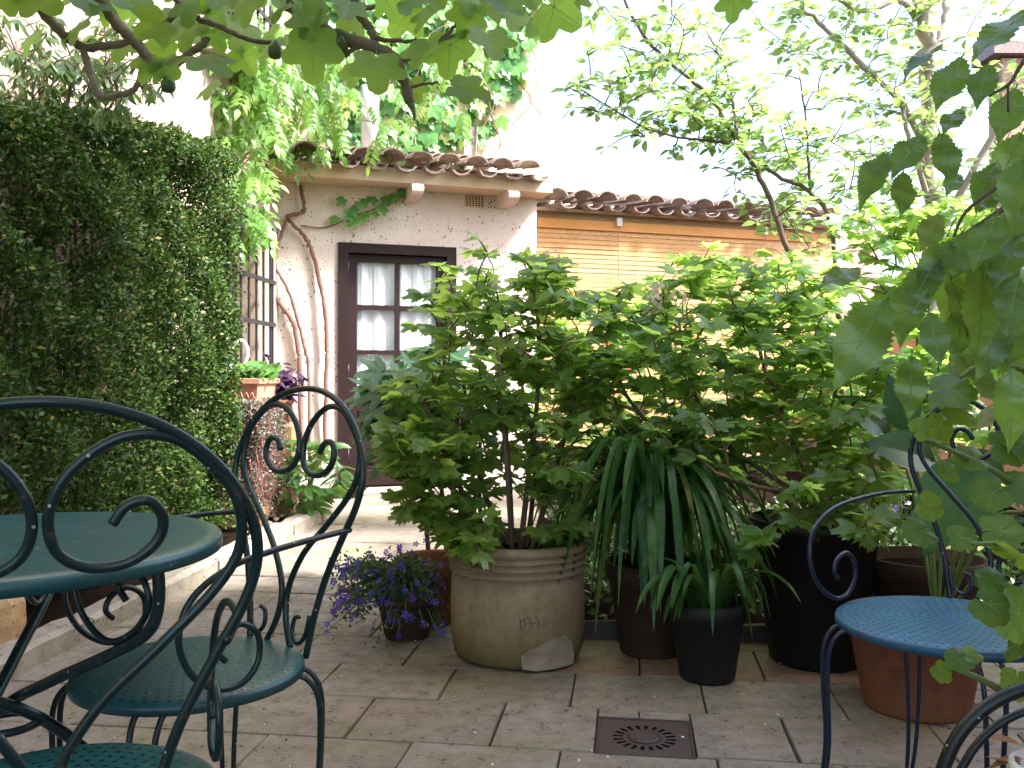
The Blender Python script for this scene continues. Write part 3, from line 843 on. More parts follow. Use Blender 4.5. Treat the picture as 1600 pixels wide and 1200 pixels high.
def roof(T, par, u0, u1, z0, out0, slope, rows, pitch, jit=1.0):
    n = round((u1-u0)/pitch)
    up = (-NO*math.cos(slope)+Vector((0, 0, math.sin(slope)))).normalized(); nr = U.cross(up)
    for i in range(n+1):
        for k in range(rows):
            for ch in (0, 1):
                if ch == 1 and i == n: continue
                uu = u0+pitch*i+(pitch/2 if ch == 0 else 0)*1.0
                if ch == 0 and i == n: continue
                uu = u0+pitch*(i+(.5 if ch else 0))
                p = W(uu, z0, out0)+up*(k*.34+R.uniform(-.02, .02)*jit+(.03 if ch else 0))+nr*((.012 if ch else .052)+.012*k)
                tilt = Matrix.Rotation(R.gauss(0, .035)*jit, 4, 'Z') @ Matrix.Rotation(R.gauss(-.02, .02), 4, 'X') @ Matrix.Rotation(R.gauss(0, .05)*jit, 4, 'Y')
                m = mat4((0, 0, 0), up, nr, R.uniform(.97, 1.04)) @ tilt; m.translation = p
                T.inst('roof_tile', R.choice(TD if ch else TU), m, par)
rb = MB(); sl_ = rad(11)
pts = [W(-.62, 2.72, .30), W(UE+.04, 2.72, .30), W(UE+.04, 2.72+1.25*math.tan(sl_), -.95), W(-.62, 2.72+1.25*math.tan(sl_), -.95)]
rb.add(pts+[p-Vector((0, 0, .03)) for p in pts], [(0, 1, 2, 3), (7, 6, 5, 4), (0, 4, 5, 1), (1, 5, 6, 2), (2, 6, 7, 3), (3, 7, 4, 0)])
roofo = dh.part('roof', rb, M['beam'])
roof(dh, roofo, -.55, UE+.0, 2.715, .44, sl_, 4, .235)
# flue and loose ridge tile
p = WR(578, 236, -.65)
dh.part('flue', MB().tube([p+V(0, 0, -.2), p+V(0, 0, .42), p+V(0, 0, .60)], .085, 18), M['zinc'], smooth=True)
p = WR(735, 246, -.8)
m = mat4(p, V(0, .1, 1), NO, .75); dh.inst('loose_tile', TD[0], m, roofo)
# tall house behind
th_ = Thing('tall_house', 'tall cream plaster house wall behind the low roof, grown over with ivy', 'house', W(0, 0, -1.0))
mb = MB(); wbox(mb, -.7, 2.35, 0, 8.0, -1.4, -.96); th_.part('wall', mb, M['plaster_up'])
# left wing
def lw_x(y): return -1.95-.055*(7.6-y)
LU = Vector((-.055, -1, 0)).normalized(); LN = Vector((1, -.055, 0)).normalized()
LO = Vector((lw_x(7.6), 7.6, 0))
def LWp(s_, z, out=0): return LO+LU*s_+LN*out+V(0, 0, z)
ML = Matrix(((LU.x, -LN.x, 0), (LU.y, -LN.y, 0), (0, 0, 1)))
def lbox(mb, s0, s1, z0, z1, o0, o1, b=0.0):
    c = LWp((s0+s1)/2, (z0+z1)/2, (o0+o1)/2); sz = (s1-s0, o1-o0, z1-z0)
    return mb.bbox(c, sz, b, ML) if b else mb.box(c, sz, ML)
lh = Thing('wing_house', 'speckled pink plaster house wing with barred windows behind the hedge', 'house', LO)
wins = [(.55, 1.35, .98, 2.08), (.55, 1.55, 3.18, 4.6)]
mb = MB()
lbox(mb, -.3, .55, -.05, 7.2, -.3, 0); lbox(mb, 1.35, 9.5, -.05, 3.18, -.3, 0); lbox(mb, 1.55, 9.5, 3.18, 7.2, -.3, 0)
lbox(mb, .55, 1.35, -.05, .98, -.3, 0); lbox(mb, .55, 1.35, 2.08, 3.18, -.3, 0); lbox(mb, .55, 1.55, 4.6, 7.2, -.3, 0)
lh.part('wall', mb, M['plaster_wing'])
for wi, (s0, s1, z0, z1) in enumerate(wins):
    mb = MB()
    lbox(mb, s0, s0+.05, z0, z1, -.2, -.14); lbox(mb, s1-.05, s1, z0, z1, -.2, -.14); lbox(mb, s0+.05, s1-.05, z0, z0+.05, -.2, -.14); lbox(mb, s0+.05, s1-.05, z1-.05, z1, -.2, -.14)
    lbox(mb, (s0+s1)/2-.03, (s0+s1)/2+.03, z0+.05, z1-.05, -.2, -.145)
    wo_ = lh.part('window', mb, M['door'])
    for a, b in ((s0+.05, (s0+s1)/2-.03), ((s0+s1)/2+.03, s1-.05)): lh.part('pane', lbox(MB(), a, b, z0+.05, z1-.05, -.18, -.175), M['glass'], parent=wo_)
    lh.part('backing', lbox(MB(), s0, s1, z0, z1, -.29, -.26), M['dark'], parent=wo_)
    lh.part('sill', lbox(MB(), s0-.08, s1+.08, z0-.06, z0-.002, .002, .14, .01), M['kerb'], parent=wo_)
    g_ = Thing if False else None
    gr = lh.part('grille', MB().tube([LWp(s0-.05, z0-.0, .12), LWp(s0-.05, z1+.04, .12), LWp(s1+.05, z1+.04, .12), LWp(s1+.05, z0, .12)], .011, 6), M['iron'])
    nb = 6 if wi == 0 else 8
    for k in range(nb):
        s_ = s0+(s1-s0)*k/(nb-1)
        lh.part('bar', MB().tube([LWp(s_, z0-.02, .12), LWp(s_, z1+.04, .12)], .010, 6), M['iron'], parent=gr)
    for k in range(4):
        z = z0+.07+(z1-z0-.12)*k/3
        lh.part('crossbar', MB().box(LWp((s0+s1)/2, z, .135), (s1-s0+.16, .008, .035), ML), M['iron'], parent=gr)
# veranda with blinds
O_off = -.10; vu0, vu1 = UE+.045, UE+.045+3.3; vzt = 2.44
ver = Thing('veranda', 'lean-to veranda under a wavy clay tile roof beside the pink house', 'veranda', W((vu0+vu1)/2, 0, O_off))
for uu in (vu0+.04, vu0+1.05+.02, vu1-.06): ver.part('post', wbox(MB(), uu-.045, uu+.045, 0, vzt-.005, O_off-.22, O_off-.12, .006), M['white'])
ver.part('lintel', wbox(MB(), vu0, vu1+.02, vzt, vzt+.11, O_off-.24, O_off-.1, .006), M['beam'])
ver.part('back_wall', wbox(MB(), vu0, vu1+.02, 0, 2.9, O_off-1.4, O_off-1.25), M['plaster_right'])
ver.part('end_post', wbox(MB(), vu1+.03, vu1+.15, 0, vzt+.1, O_off-.25, O_off-.1, .006), M['white'])
ver.part('shutter', wbox(MB(), vu1+.16, vu1+.75, 0, vzt+.15, O_off-.3, O_off-.24, .006), M['plaster_right'])
rb = MB(); sl2 = rad(7)
pts = [W(vu0, vzt+.11, O_off), W(vu1+.1, vzt+.11, O_off), W(vu1+.1, vzt+.11+1.2*math.tan(sl2), O_off-1.2), W(vu0, vzt+.11+1.2*math.tan(sl2), O_off-1.2)]
rb.add(pts+[p-V(0, 0, .03) for p in pts], [(0, 1, 2, 3), (7, 6, 5, 4), (0, 4, 5, 1), (1, 5, 6, 2), (2, 6, 7, 3), (3, 7, 4, 0)])
vr = ver.part('roof', rb, M['beam'])
roof(ver, vr, vu0+.12, vu1+.05, vzt+.125, O_off+.2, sl2, 4, .25, 1.6)
ver.part('mortar_ridge', MB().tube([W(vu0, vzt+.36, O_off-1.15), W(vu1, vzt+.36, O_off-1.15)], .07, 8), M['corbel'])
bl = [(vu0+.005, vu0+.838, 'leftmost'), (vu0+.842, vu0+2.458, 'middle'), (vu0+2.462, vu1, 'rightmost')]
for a, b, which in bl:
    B = Thing('slatted_blind', {'leftmost': 'orange wooden slat blind next to the pink house corner', 'middle': 'wide orange wooden slat blind in the middle of the veranda', 'rightmost': 'orange wooden slat blind at the right end of the veranda'}[which], 'blind', W((a+b)/2, vzt, O_off), 'slatted blinds of the veranda')
    B.part('head_rail', wbox(MB(), a, b, vzt-.075, vzt+.015, O_off-.06, O_off-.005, .006), M['rail'])
    smesh = MB().box((0, 0, 0), (b-a-.004, .003, .0435)).mesh('slat', M['blind'])
    for k in range(46):
        z = vzt-.10-k*.0445
        m = (MW.to_4x4() @ Matrix.Rotation(rad(-7)+R.gauss(0, .05), 4, 'X') @ Matrix.Rotation(R.gauss(0, .0014), 4, 'Y')); m.translation = W((a+b)/2, z, O_off-.03)+V(0, 0, R.gauss(0, .001))
        B.inst('slat', smesh, m)
    for q in (0.12, .5, .88):
        uu = a+(b-a)*q; B.part('cord', MB().tube([W(uu, vzt-.07, O_off-.012), W(uu, vzt-2.15, O_off-.012)], .0016, 5), M['cord'])
    B.part('bracket', wbox(MB(), b-.035, b+.012, vzt-.03, vzt+.05, O_off-.004, O_off+.03, .004), M['white'])
    B.part('pull_cord', MB().tube([W(b-.02, vzt-.02, O_off+.02), W(b-.015, vzt-.5, O_off+.02), W(b-.03, vzt-.62, O_off+.02)], .0028, 6), M['cord'])
# right hand garden wall and far gable
gw = MB(); 
def seg(mb, a, b, z0, z1, t):
    a, b = Vector(a), Vector(b); d = (b-a); c = (a+b)/2; ang = math.atan2(d.y, d.x)
    mb.box((c.x, c.y, (z0+z1)/2), (d.length, t, z1-z0), Matrix.Rotation(ang, 3, 'Z'))
seg(gw, (3.9, 9.9, 0), (3.6, 2.75, 0), -.05, 1.75, .25)
single('garden_wall', gw, M['plaster_right'], 'rose plaster garden wall hidden behind the shrubs on the right', 'wall', base=(3.6, 5, 0))
nh = Thing('added_shade_wall', 'plain rose plaster wall added out of view on the right to shade the foreground', 'house', (3.6, -1, 0))  # tall wall outside the frame, added to shade the foreground
mbn = MB(); seg(mbn, (3.55, 2.7, 0), (3.0, -5.0, 0), -.05, 8.6, .5); nh.part('wall', mbn, M['plaster_right'])
fg = Thing('far_house', 'reddish brown gable of a distant house at the upper right edge', 'house', (8.6, 14, 0))
fg.part('wall', MB().box((9.6, 14.2, 2.9), (4.2, .4, 5.9)), M['plaster_right'])
fg.part('roof', MB().bbox((9.6, 14.2, 6.0), (4.6, .7, .25), .06), M['tile'])

# ================================================================== LEFT BED: hedge, low wall, pots
hed = Thing('clipped_hedge', 'tall dark green clipped hedge of tiny leaves on the left', 'hedge', (-1.8, 4, 0))
rng = NR; N = 150000
yy = rng.uniform(2.2, 5.34, N); 
a = rng.uniform(0, 1, N)
zt = 1.97+.175*(yy-3.0)+.025*np.sin(yy*5)+.02*np.sin(yy*13)-.22*np.clip((yy-4.8)/.54, 0, 1)**2
side = rng.random(N)
depth = np.abs(rng.normal(0, .09, N))
z = rng.uniform(.06, 1, N)*zt
bul = .05*np.sin(z*5+yy*3)+.04*np.sin(z*11+yy*7+1)
round_top = np.clip((z-(zt-.22))/.22, 0, 1)
round_end = np.clip((yy-5.15)/.27, 0, 1)
xf = np.array([kerb_x(q) for q in yy])-.11+bul*.7-.22*round_top**2-.30*round_end**2-.12*np.clip((.5-z)/.5, 0, 1)
clump = np.sin(yy*8+2.1*np.sin(z*4.2))*np.sin(z*7.1+2.0*np.cos(yy*3.7))+.5*np.sin(yy*19+z*5)*np.sin(z*17-yy*4)
xp = xf-depth-(.20+.22*np.clip((4.3-yy)/1.2, 0, 1))*np.clip(clump+.1, 0, 1.2)
top = side < .14
xp = np.where(top, xf-rng.uniform(0, .45, N), xp); z = np.where(top, zt-np.abs(rng.normal(0, .05, N))-.04, z)
bk = (side > .80); xp = np.where(bk, xf-rng.uniform(.05, .5, N), xp)
end = (side > .14) & (side < .24)
xp = np.where(end, np.array([kerb_x(5.3)]*N)-.15-rng.uniform(0, .5, N), xp); yy = np.where(end, 5.34-np.abs(rng.normal(0, .06, N))-.12*round_top, yy)
# thinner towards the near end, in clumps
cl = np.sin(yy*9+1.3*np.sin(z*6))*np.sin(z*8.3+1.7*np.cos(yy*5))
keep = rng.random(N) < np.clip(.72+.35*(yy-2.6)/1.6+.22*cl, .3, 1.0)
pos_ = np.stack([xp, yy, z], 1)[keep]; n_ = len(pos_)
dirs = np.stack([rng.normal(.55, .6, n_), rng.normal(0, .7, n_), rng.normal(.35, .6, n_)], 1)
nrm = np.stack([rng.normal(.5, .5, n_), rng.normal(-.2, .6, n_), rng.normal(.8, .5, n_)], 1)
tmpl = (np.array([(0, 0, 0), (-.26, .45, .06), (0, .5, 0), (.26, .45, .06), (0, 1, -.08)]), [(0, 2, 1), (0, 3, 2), (1, 2, 4), (2, 3, 4)])
me = cloud_mesh('foliage', tmpl, pos_, dirs, nrm, rng.uniform(.018, .036, n_), M['hedge'], hed.base)
hed.part('foliage', me, None, kind='stuff')
mb = MB()
for i in range(26):
    y = R.uniform(2.3, 5.3); x = kerb_x(y)-R.uniform(.32, .5)
    mb.tube(catmull([(x, y, 0), (x+R.uniform(-.08, .08), y+R.uniform(-.08, .08), .9), (x+R.uniform(-.12, .12), y+R.uniform(-.15, .15), 1.9)], 4), [.012, .005], 5)
hed.part('twigs', mb, M['stem'], kind='stuff')
for i in range(3):
    y = 2.6+i*.9; hed.part('trellis_post', MB().tube([(kerb_x(y)-.48, y, 0), (kerb_x(y)-.48, y, 1.9)], .014, 8), M['bark'])
# rocks
def rock(name, label, c, r, mat, seed, group=None):
    rr = random.Random(seed); mb = MB(); nu, nv = 12, 8
    ph = [rr.uniform(0, 6) for _ in range(6)]
    vs_ = []
    for j in range(nv+1):
        for i in range(nu):
            th = PI*j/nv; a = 2*PI*i/nu
            q = 1+.16*math.sin(2*a+ph[0]+th)+.10*math.sin(3*th+ph[1]+2*a)+.08*math.sin(5*a+ph[2])
            v = Vector((math.sin(th)*math.cos(a), math.sin(th)*math.sin(a), math.cos(th)))*q
            v = Vector([math.copysign(abs(t)**.75, t) for t in v])
            vs_.append(Vector(c)+Vector((v.x*r[0], v.y*r[1], v.z*r[2])))
    mb.add(vs_, [(j*nu+i, j*nu+(i+1) % nu, (j+1)*nu+(i+1) % nu, (j+1)*nu+i)[::-1] for j in range(nv) for i in range(nu)])
    return mb
single('ochre_rock', rock('r', '', (-1.80, 3.18, .13), (.10, .10, .13), M['rock'], 3), M['rock'], 'large ochre rock standing in the left bed behind the table leg', 'rock', base=(-1.8, 3.18, 0))
single('ochre_rock', rock('r', '', (-1.92, 2.98, .08), (.10, .09, .09), M['rock'], 8), M['rock'], 'smaller brown rock at the left picture edge behind the kerb', 'rock', base=(-1.92, 2.98, 0))
pebs = Thing('pebbles', base=(-1.5, 5.8, 0), kind='stuff'); 
mb = MB()
for i in range(70):
    y = R.uniform(5.4, 6.6); x = kerb_x(y)-.06-abs(R.gauss(0, .07)); s_ = R.uniform(.008, .02)
    k = MB().lathe([(0, -s_*.5), (s_, -.1*s_), (s_*.8, s_*.5), (0, s_*.7)], (x, y, .06), 6); mb.add(k.v, k.f)
pebs.part('pebble_bed', mb, M['kerb'], kind='stuff')
# low stone wall carrying the pots
lwl = Thing('low_stone_wall', 'short low wall of rough orange stones under the window box', 'wall', (-1.72, 5.95, 0))
for r_ in range(4):
    for c_ in range(3):
        mb = rock('s', '', (-1.72+R.uniform(-.02, .02), 5.72+.22*c_+(.06 if r_ % 2 else 0), .10+.19*r_), (.15, .12, .10), M['rock'], 20+r_*5+c_)
        lwl.part('stone', mb, M['rock'])
lwl.part('mortar_core', MB().box((-1.74, 5.98, .37), (.22, .6, .74)), M['beam'])
# window box
wb = Thing('window_box', 'pale terracotta window box with leafy green plants on the low stone wall', 'planter', (-1.68, 5.9, .78))
def wbp(x, y, z): return Vector((-1.68+x, 5.9+y, .78+z))
mb = MB(); prof = [(.085, .20, 0), (.105, .235, .15), (.12, .25, .155), (.122, .252, .185), (.105, .235, .187), (.095, .225, .15), (.09, .22, .14)]
vs_ = []
for hx, hy, z in prof: vs_ += [wbp(-hx, -hy, z), wbp(hx, -hy, z), wbp(hx, hy, z), wbp(-hx, hy, z)]
fs = [(3, 2, 1, 0)]+[(4*i+k, 4*i+(k+1) % 4, 4*i+4+(k+1) % 4, 4*i+4+k) for i in range(len(prof)-1) for k in range(4)]
wb.part('trough', mb.add(vs_, fs), M['terra_box'])
wb.part('soil', MB().box(wbp(0, 0, .135), (.17, .42, .02)), M['soil'])
for k in range(5):
    c = wbp(-.03+.02*k, -.228-.004, .08); 
    p0 = wbp(-.07+.035*k, -.222, .05)
    wb.part('relief', MB().tube(catmull([p0, p0+V(.012, -.012, .02), p0+V(.0, -.014, .05), p0+V(-.012, -.012, .03)], 3), .004, 5), M['terra_box'])
gp = Thing('potted_geranium', 'low mound of small green leaves growing in the pale window box', 'plant', wbp(0, 0, .14))
pl = []
for i in range(110):
    p = wbp(R.uniform(-.1, .13), R.uniform(-.24, .24), .16+R.uniform(0, .1)); pl += rosette(p, V(0, 0, 1), 1, .05, R, 0, 1)
put_leaves(gp, L['gera'], M['laurel'], pl, 110)
mb = MB()
for i in range(30): mb.tube([wbp(R.uniform(-.06, .06), R.uniform(-.2, .2), .13), wbp(R.uniform(-.1, .1), R.uniform(-.23, .23), .23)], .0025, 4)
gp.part('stems', mb, M['greenstem'], kind='stuff')
# trailing sedum
sd_ = Thing('trailing_sedum', 'trailing greyish pink succulent spilling over the low stone wall', 'plant', (-1.6, 5.75, .75))
mb = MB(); pp = []
for i in range(260):
    y = R.uniform(5.58, 6.1); x0 = -1.60+R.uniform(-.06, .05); ln = R.uniform(.2, .68); z0 = .82
    if R.random() < .5: x0, y = R.uniform(-1.86, -1.55), 5.54-R.uniform(-.02, .05)
    pts = [V(x0, y, z0), V(x0+.05, y-.03, z0-.08)]
    zc = z0-.08
    while zc > z0-ln: zc -= .09; pts.append(V(x0+.05+R.uniform(-.03, .03), y-.03+R.uniform(-.03, .03), zc))
    c = catmull(pts, 3); mb.tube(c, .0028, 4)
    for q in c:
        for _ in range(5 if q.z > z0-.26 else 2): pp.append((q+V(R.gauss(0, .022), R.gauss(0, .022), R.gauss(0, .01)), ))
sd_.part('stems', mb, M['sedstem'], kind='stuff')
pa = np.array([tuple(q[0]) for q in pp]); k = len(pa)
me = cloud_mesh('foliage', tmpl, pa, NR.normal(0, 1, (k, 3)), NR.normal(0, 1, (k, 3))+np.array([0, -.3, .8]), NR.uniform(.014, .028, k), M['sedum'], sd_.base)
sd_.part('foliage', me, None, kind='stuff')
# purple plant in small pot
def pot(T, c, prof, mat, inner=None, n=36, soil=None, wob=None, name='body'):
    o = T.part(name, MB().lathe(prof, c, n, wob=wob), mat, smooth=True)
    if soil: T.part('soil', MB().lathe([(soil[0], soil[1]-.02), (soil[0], soil[1]), (0, soil[1]+.015)], c, n), M['soil'])
    return o
pc = V(-1.60, 6.28, .66)
pt = Thing('small_flowerpot', 'small orange clay pot holding the purple leaved plant by the window', 'pot', pc)
pot(pt, pc, [(0, 0), (.07, 0), (.09, .13), (.10, .132), (.10, .16), (.088, .16), (.08, .13), (0, .12)], M['terra'], soil=(.08, .135))
lwl.part('pot_ledge', MB().bbox((-1.60, 6.3, .33), (.22, .24, .66), .02), M['rock'])
pu = Thing('purple_plant', 'dark purple leaved plant with long pointed leaves beside the window box', 'plant', pc+V(0, 0, .14))
mb = MB(); pl = []
for i in range(9):
    a = R.uniform(0, 2*PI); tip = pc+V(.15*math.cos(a)*R.random()*1.4, .15*math.sin(a), .14+R.uniform(.1, .34))
    c = catmull([pc+V(0, 0, .13), pc.lerp(tip, .5)+V(0, 0, .08), tip], 4); mb.tube(c, [.006, .004], 5)
    for q in c[2:]: pl += rosette(q, V(0, 0, .3), 2, R.uniform(.10, .15), R, .1, 1)
pu.part('stem', mb, M['purple'], smooth=True)
put_leaves(pu, L['purple'], M['purple'], pl, 200)
# laurel-like shrub near the door
stems = [[V(-1.42, 6.2, 0), V(-1.42+R.uniform(-.15, .15), 6.2+R.uniform(-.1, .1), .35)] for _ in range(5)]
shrub('laurel_bush', 'small glossy laurel bush beside the kerb left of the door', 'bush', (-1.42, 6.2, 0), stems, ell((-1.38, 6.15, .34), (.26, .25, .27), 46, R, .5), L['laurel'], M['laurel'], .12, (4, 5), 260, (.01, .006), seed=4, stemmat=M['greenstem'])
# white post and garden hose
ps = P(357, 560, 5.75)
single('white_post', MB().tube([V(ps.x, ps.y, .0), V(ps.x, ps.y, 1.4)], .018, 10), M['white'], 'thin white post beside the end of the hedge', 'post', base=(ps.x, ps.y, 0), smooth=True)
single('garden_hose', MB().tube(catmull([P(365, 585, 5.9), P(380, 572, 5.9), P(388, 550, 5.9), P(378, 532, 5.9), P(362, 545, 5.85), P(352, 600, 5.8), P(372, 640, 5.75), P(360, 690, 5.75), P(366, 730, 5.75)], 6), .010, 8), M['white'], 'looped pale garden hose hanging beside the window box', 'hose', base=P(365, 730, 5.75), smooth=True)

# ================================================================== CLIMBERS
wis = Thing('wisteria_vine', 'climbing vine with twisted brown stems and pale green pinnate leaves on the house corner', 'vine', WR(480, 720, .1))
def cr(x, y): return (400+x/4, 300+y/4)
S1 = [cr(440, 1130), cr(445, 960), cr(425, 700), cr(385, 500), cr(345, 350), cr(290, 260), cr(220, 190), cr(200, 150), cr(290, 130), cr(300, 90), cr(285, 0), (467, 285), (452, 255), (442, 207), (427, 160), (405, 110), (385, 60), (350, 30)]
S2 = [cr(275, 1100), cr(265, 1000), cr(235, 830), cr(180, 740), cr(100, 620), cr(92, 520), cr(120, 400), cr(180, 200), cr(210, 170)]
S3 = [cr(330, 1100), cr(310, 1000), cr(270, 830), cr(210, 640), cr(130, 480), cr(118, 400)]
def wstem(pts, r, out=.05):
    q = [WR(x, y, out+R.uniform(-.015, .02)) for x, y in pts]
    c = catmull(q, 7); c = [p+V(R.gauss(0, .003), R.gauss(0, .003), R.gauss(0, .003)) for p in c]
    wis.part('stem', MB().tube(c, [r*R.uniform(.85, 1.15)*(1-.35*i/len(c)) for i in range(len(c))], 8), M['vine'], smooth=True)
g1 = WR(505, 575, .05); 
wstem([(507, 720)]+S1, .019); wstem([(472, 720)]+S2, .021); wstem([(484, 720)]+S3, .016)
# older upright stems on the wing wall
for x0, y0, x1, y1 in ((398, 300, 388, 60), (412, 240, 432, 120), (372, 290, 385, 190)):
    wis.part('stem', MB().tube(catmull([P(x0, y0, 7.0), P((x0+x1)/2+R.uniform(-6, 6), (y0+y1)/2, 6.9), P(x1, y1, 6.8)], 6), [.022, .014], 7), M['vine'], smooth=True)
def wleaf(px, py, d, s):
    a = R.uniform(-1, 1)
    return (P(px, py, d), V(R.uniform(-.5, .9), -.5+R.uniform(-.5, .3), -.55+R.uniform(-.5, .4)), V(R.uniform(-.2, .6), -.7, .8), s)
pl = []
blobs = [(350, 130, 30, 50, 30), (395, 110, 45, 45, 36), (430, 150, 35, 55, 22), (385, 230, 32, 60, 30), (400, 310, 30, 50, 30), (415, 335, 20, 15, 8), (370, 60, 60, 50, 34), (300, 20, 70, 30, 14), (450, 80, 50, 70, 30), (520, 120, 50, 60, 26), (540, 190, 45, 40, 18), (420, 270, 22, 30, 9), (560, 60, 60, 50, 18), (620, 210, 25, 25, 6), (700, 130, 50, 50, 14), (740, 60, 50, 40, 16), (470, 215, 18, 30, 6), (330, 60, 50, 60, 20), (345, 190, 25, 60, 16), (400, 180, 50, 80, 26), (430, 60, 60, 60, 20), (480, 160, 50, 60, 18)]
for cx, cy, rx, ry, n in blobs:
    for _ in range(n):
        d = R.uniform(6.2, 7.2) if cx < 460 else R.uniform(7.0, 7.8)
        pl.append(wleaf(cx-18+R.gauss(0, .55)*rx, cy+R.gauss(0, .55)*ry, d, R.uniform(.16, .25)))
put_leaves(wis, L['wist'], M['wist'], pl, 300)
mb = MB()
for _ in range(40):
    q = R.choice(pl)[0]; e = q+V(R.uniform(-.35, .35), R.uniform(-.1, .25), R.uniform(-.1, .35))
    mb.tube(catmull([e, e.lerp(q, .5)+V(0, 0, .05), q], 3), [.007, .003], 5)
wis.part('twigs', mb, M['vine'], kind='stuff')

ivy = Thing('wall_ivy', 'large ivy with glossy lobed leaves spreading over the tall cream wall', 'ivy', WR(660, 245, -.9))
def inpoly(x, y, poly):
    c = False; j = len(poly)-1
    for i in range(len(poly)):
        if (poly[i][1] > y) != (poly[j][1] > y) and x < (poly[j][0]-poly[i][0])*(y-poly[i][1])/(poly[j][1]-poly[i][1])+poly[i][0]: c = not c
        j = i
    return c
poly = [(480, -20), (890, -30), (845, 40), (835, 105), (790, 160), (735, 225), (690, 250), (640, 232), (605, 215), (585, 185), (545, 232), (515, 225), (480, 150)]
pl = []
while len(pl) < 620:
    x, y = R.uniform(480, 880), R.uniform(-30, 255)
    if not inpoly(x+R.gauss(0, 8), y+R.gauss(0, 8), poly): continue
    p = WR(x, y, -.93+abs(R.gauss(0, .05)))
    pl.append((p, -NO*-0.25+V(R.uniform(-.6, .6), 0, -1+R.uniform(-.3, .5)), NO+V(R.uniform(-.5, .5), 0, R.uniform(.0, .7)), R.uniform(.09, .15)))
put_leaves(ivy, L['ivy'], M['ivy'], pl, 300)
mb = MB()
for _ in range(30):
    q = R.choice(pl)[0]; c = [q]
    for k in range(5): c.append(c[-1]+U*R.uniform(-.15, .15)+V(0, 0, -.15))
    mb.tube(catmull(c, 3), .006, 5)
ivy.part('stems', mb, M['vine'], kind='stuff')
iv2 = Thing('ivy_sprig', 'small hanging sprig of dark ivy below the eave left of the door', 'ivy', WR(560, 350, .03))
for x, y in ((527, 347), (545, 350), (538, 318), (552, 340), (560, 323), (563, 347), (572, 340), (580, 315), (583, 338), (592, 332), (598, 330), (608, 318), (625, 308), (615, 312), (556, 352), (570, 318), (632, 303), (548, 333)):
    iv2.inst('leaf', R.choice(L['ivy']), mat4(WR(x, y-8, .05+R.uniform(0, .05)), V(R.uniform(-.9, .9), -.5, -.7), NO+V(R.uniform(-.6, .6), 0, .6), R.uniform(.07, .095)))
iv2.part('stem', MB().tube(catmull([WR(x, y, .02) for x, y in ((470, 352), (500, 356), (520, 352), (550, 338), (590, 325), (630, 303))], 5), .006, 6), M['vine'])

# ================================================================== TREES
def poly3(pts): return [P(*q) for q in pts]
def tree(name, label, base, limbs, tips, leaf, mat, size, per, nobj, bark, seed, cat='tree', twigr=.005, droop=.0, group=None):
    rng = random.Random(seed); T = Thing(name, label, cat, base, group)
    sk = []
    for i, (pts, r0, r1) in enumerate(limbs):
        c = catmull(pts, 6); c = [c[0]]+[p+V(rng.gauss(0, r1*.4), rng.gauss(0, r1*.4), rng.gauss(0, r1*.4)) for p in c[1:-1]]+[c[-1]]; sk.append(c)
        T.part('trunk' if i == 0 else 'branch', MB().tube(c, [r0, r1], 10), bark, smooth=True)
    tw = grow(sk, tips, rng, pen=.5, arch=.06); mb = MB(); pl = []
    for t, d in tw:
        mb.tube(t, [twigr, twigr*.5], 5, cap=False)
        pl += rosette(t[-1], d, rng.choice(per), size, rng, droop)
        pl += rosette(t[len(t)//2], d, 2, size, rng, droop)
    T.part('twigs', mb, bark, kind='stuff', smooth=True)
    put_leaves(T, leaf, mat, pl, nobj)
    return T
def near(limb, n, sp, rng, d=0):
    c = catmull(limb, 8); return [rng.choice(c)+V(rng.gauss(0, sp), rng.gauss(0, sp), rng.gauss(0, sp*.8)+d) for _ in range(n)]
D = 5.4
tA = poly3([(1330, 840, D), (1322, 640, D), (1290, 520, D), (1232, 392, D), (1205, 320, D), (1180, 262, D), (1152, 222, D), (1110, 152, D), (1060, 108, D), (1012, 62, D), (968, -10, D), (930, -60, D)])
tB = poly3([(1152, 226, D), (1110, 220, 5.35), (1060, 214, 5.3), (1010, 200, 5.25), (960, 172, 5.2), (905, 138, 5.2)])
tC = poly3([(1310, 500, D), (1300, 360, 5.45), (1265, 300, 5.5), (1215, 275, 5.5), (1170, 240, D)])
tD = poly3([(1152, 222, D), (1147, 170, 5.5), (1135, 110, 5.6), (1110, 60, 5.7)])
tE = poly3([(1266, 302, 5.5), (1263, 250, 5.5), (1260, 190, 5.55), (1250, 120, 5.6)])
rr = random.Random(3)
tips = near(tB, 60, .10, rr, .06)+near(tA[6:11], 85, .17, rr)+near(tD, 42, .17, rr)+near(tE, 46, .18, rr)+near(tC[1:4], 36, .18, rr)
tree('fruit_tree', 'slender leaning fruit tree with small oval leaves in front of the veranda', P(1330, 840, D), [(tA, .022, .008), (tB, .009, .004), (tC, .016, .010), (tD, .012, .006), (tE, .011, .005)], tips, L['pear'], M['pear'], .075, (4, 5, 6), 300, M['bark'], 5)
D = 6.6
uA = poly3([(1458, 800, D), (1460, 560, D), (1455, 380, D), (1452, 250, D), (1450, 120, D), (1440, 20, D), (1425, -60, D), (1420, -160, D)])
uB = poly3([(1450, 115, D), (1472, 60, 6.7), (1478, 10, 6.8), (1490, -80, 6.9)])
uC = poly3([(1440, 215, D), (1400, 150, 6.5), (1340, 95, 6.4), (1285, 40, 6.3), (1250, 10, 6.3)])
uD = poly3([(1432, 30, D), (1405, 0, 6.5), (1350, 18, 6.4), (1310, 0, 6.3)])
uE = poly3([(1455, 330, D), (1435, 260, 6.5), (1415, 200, 6.5), (1412, 150, 6.5)])
uF = poly3([(1456, 390, D), (1530, 250, 6.4), (1590, 150, 6.3), (1640, 60, 6.2)])
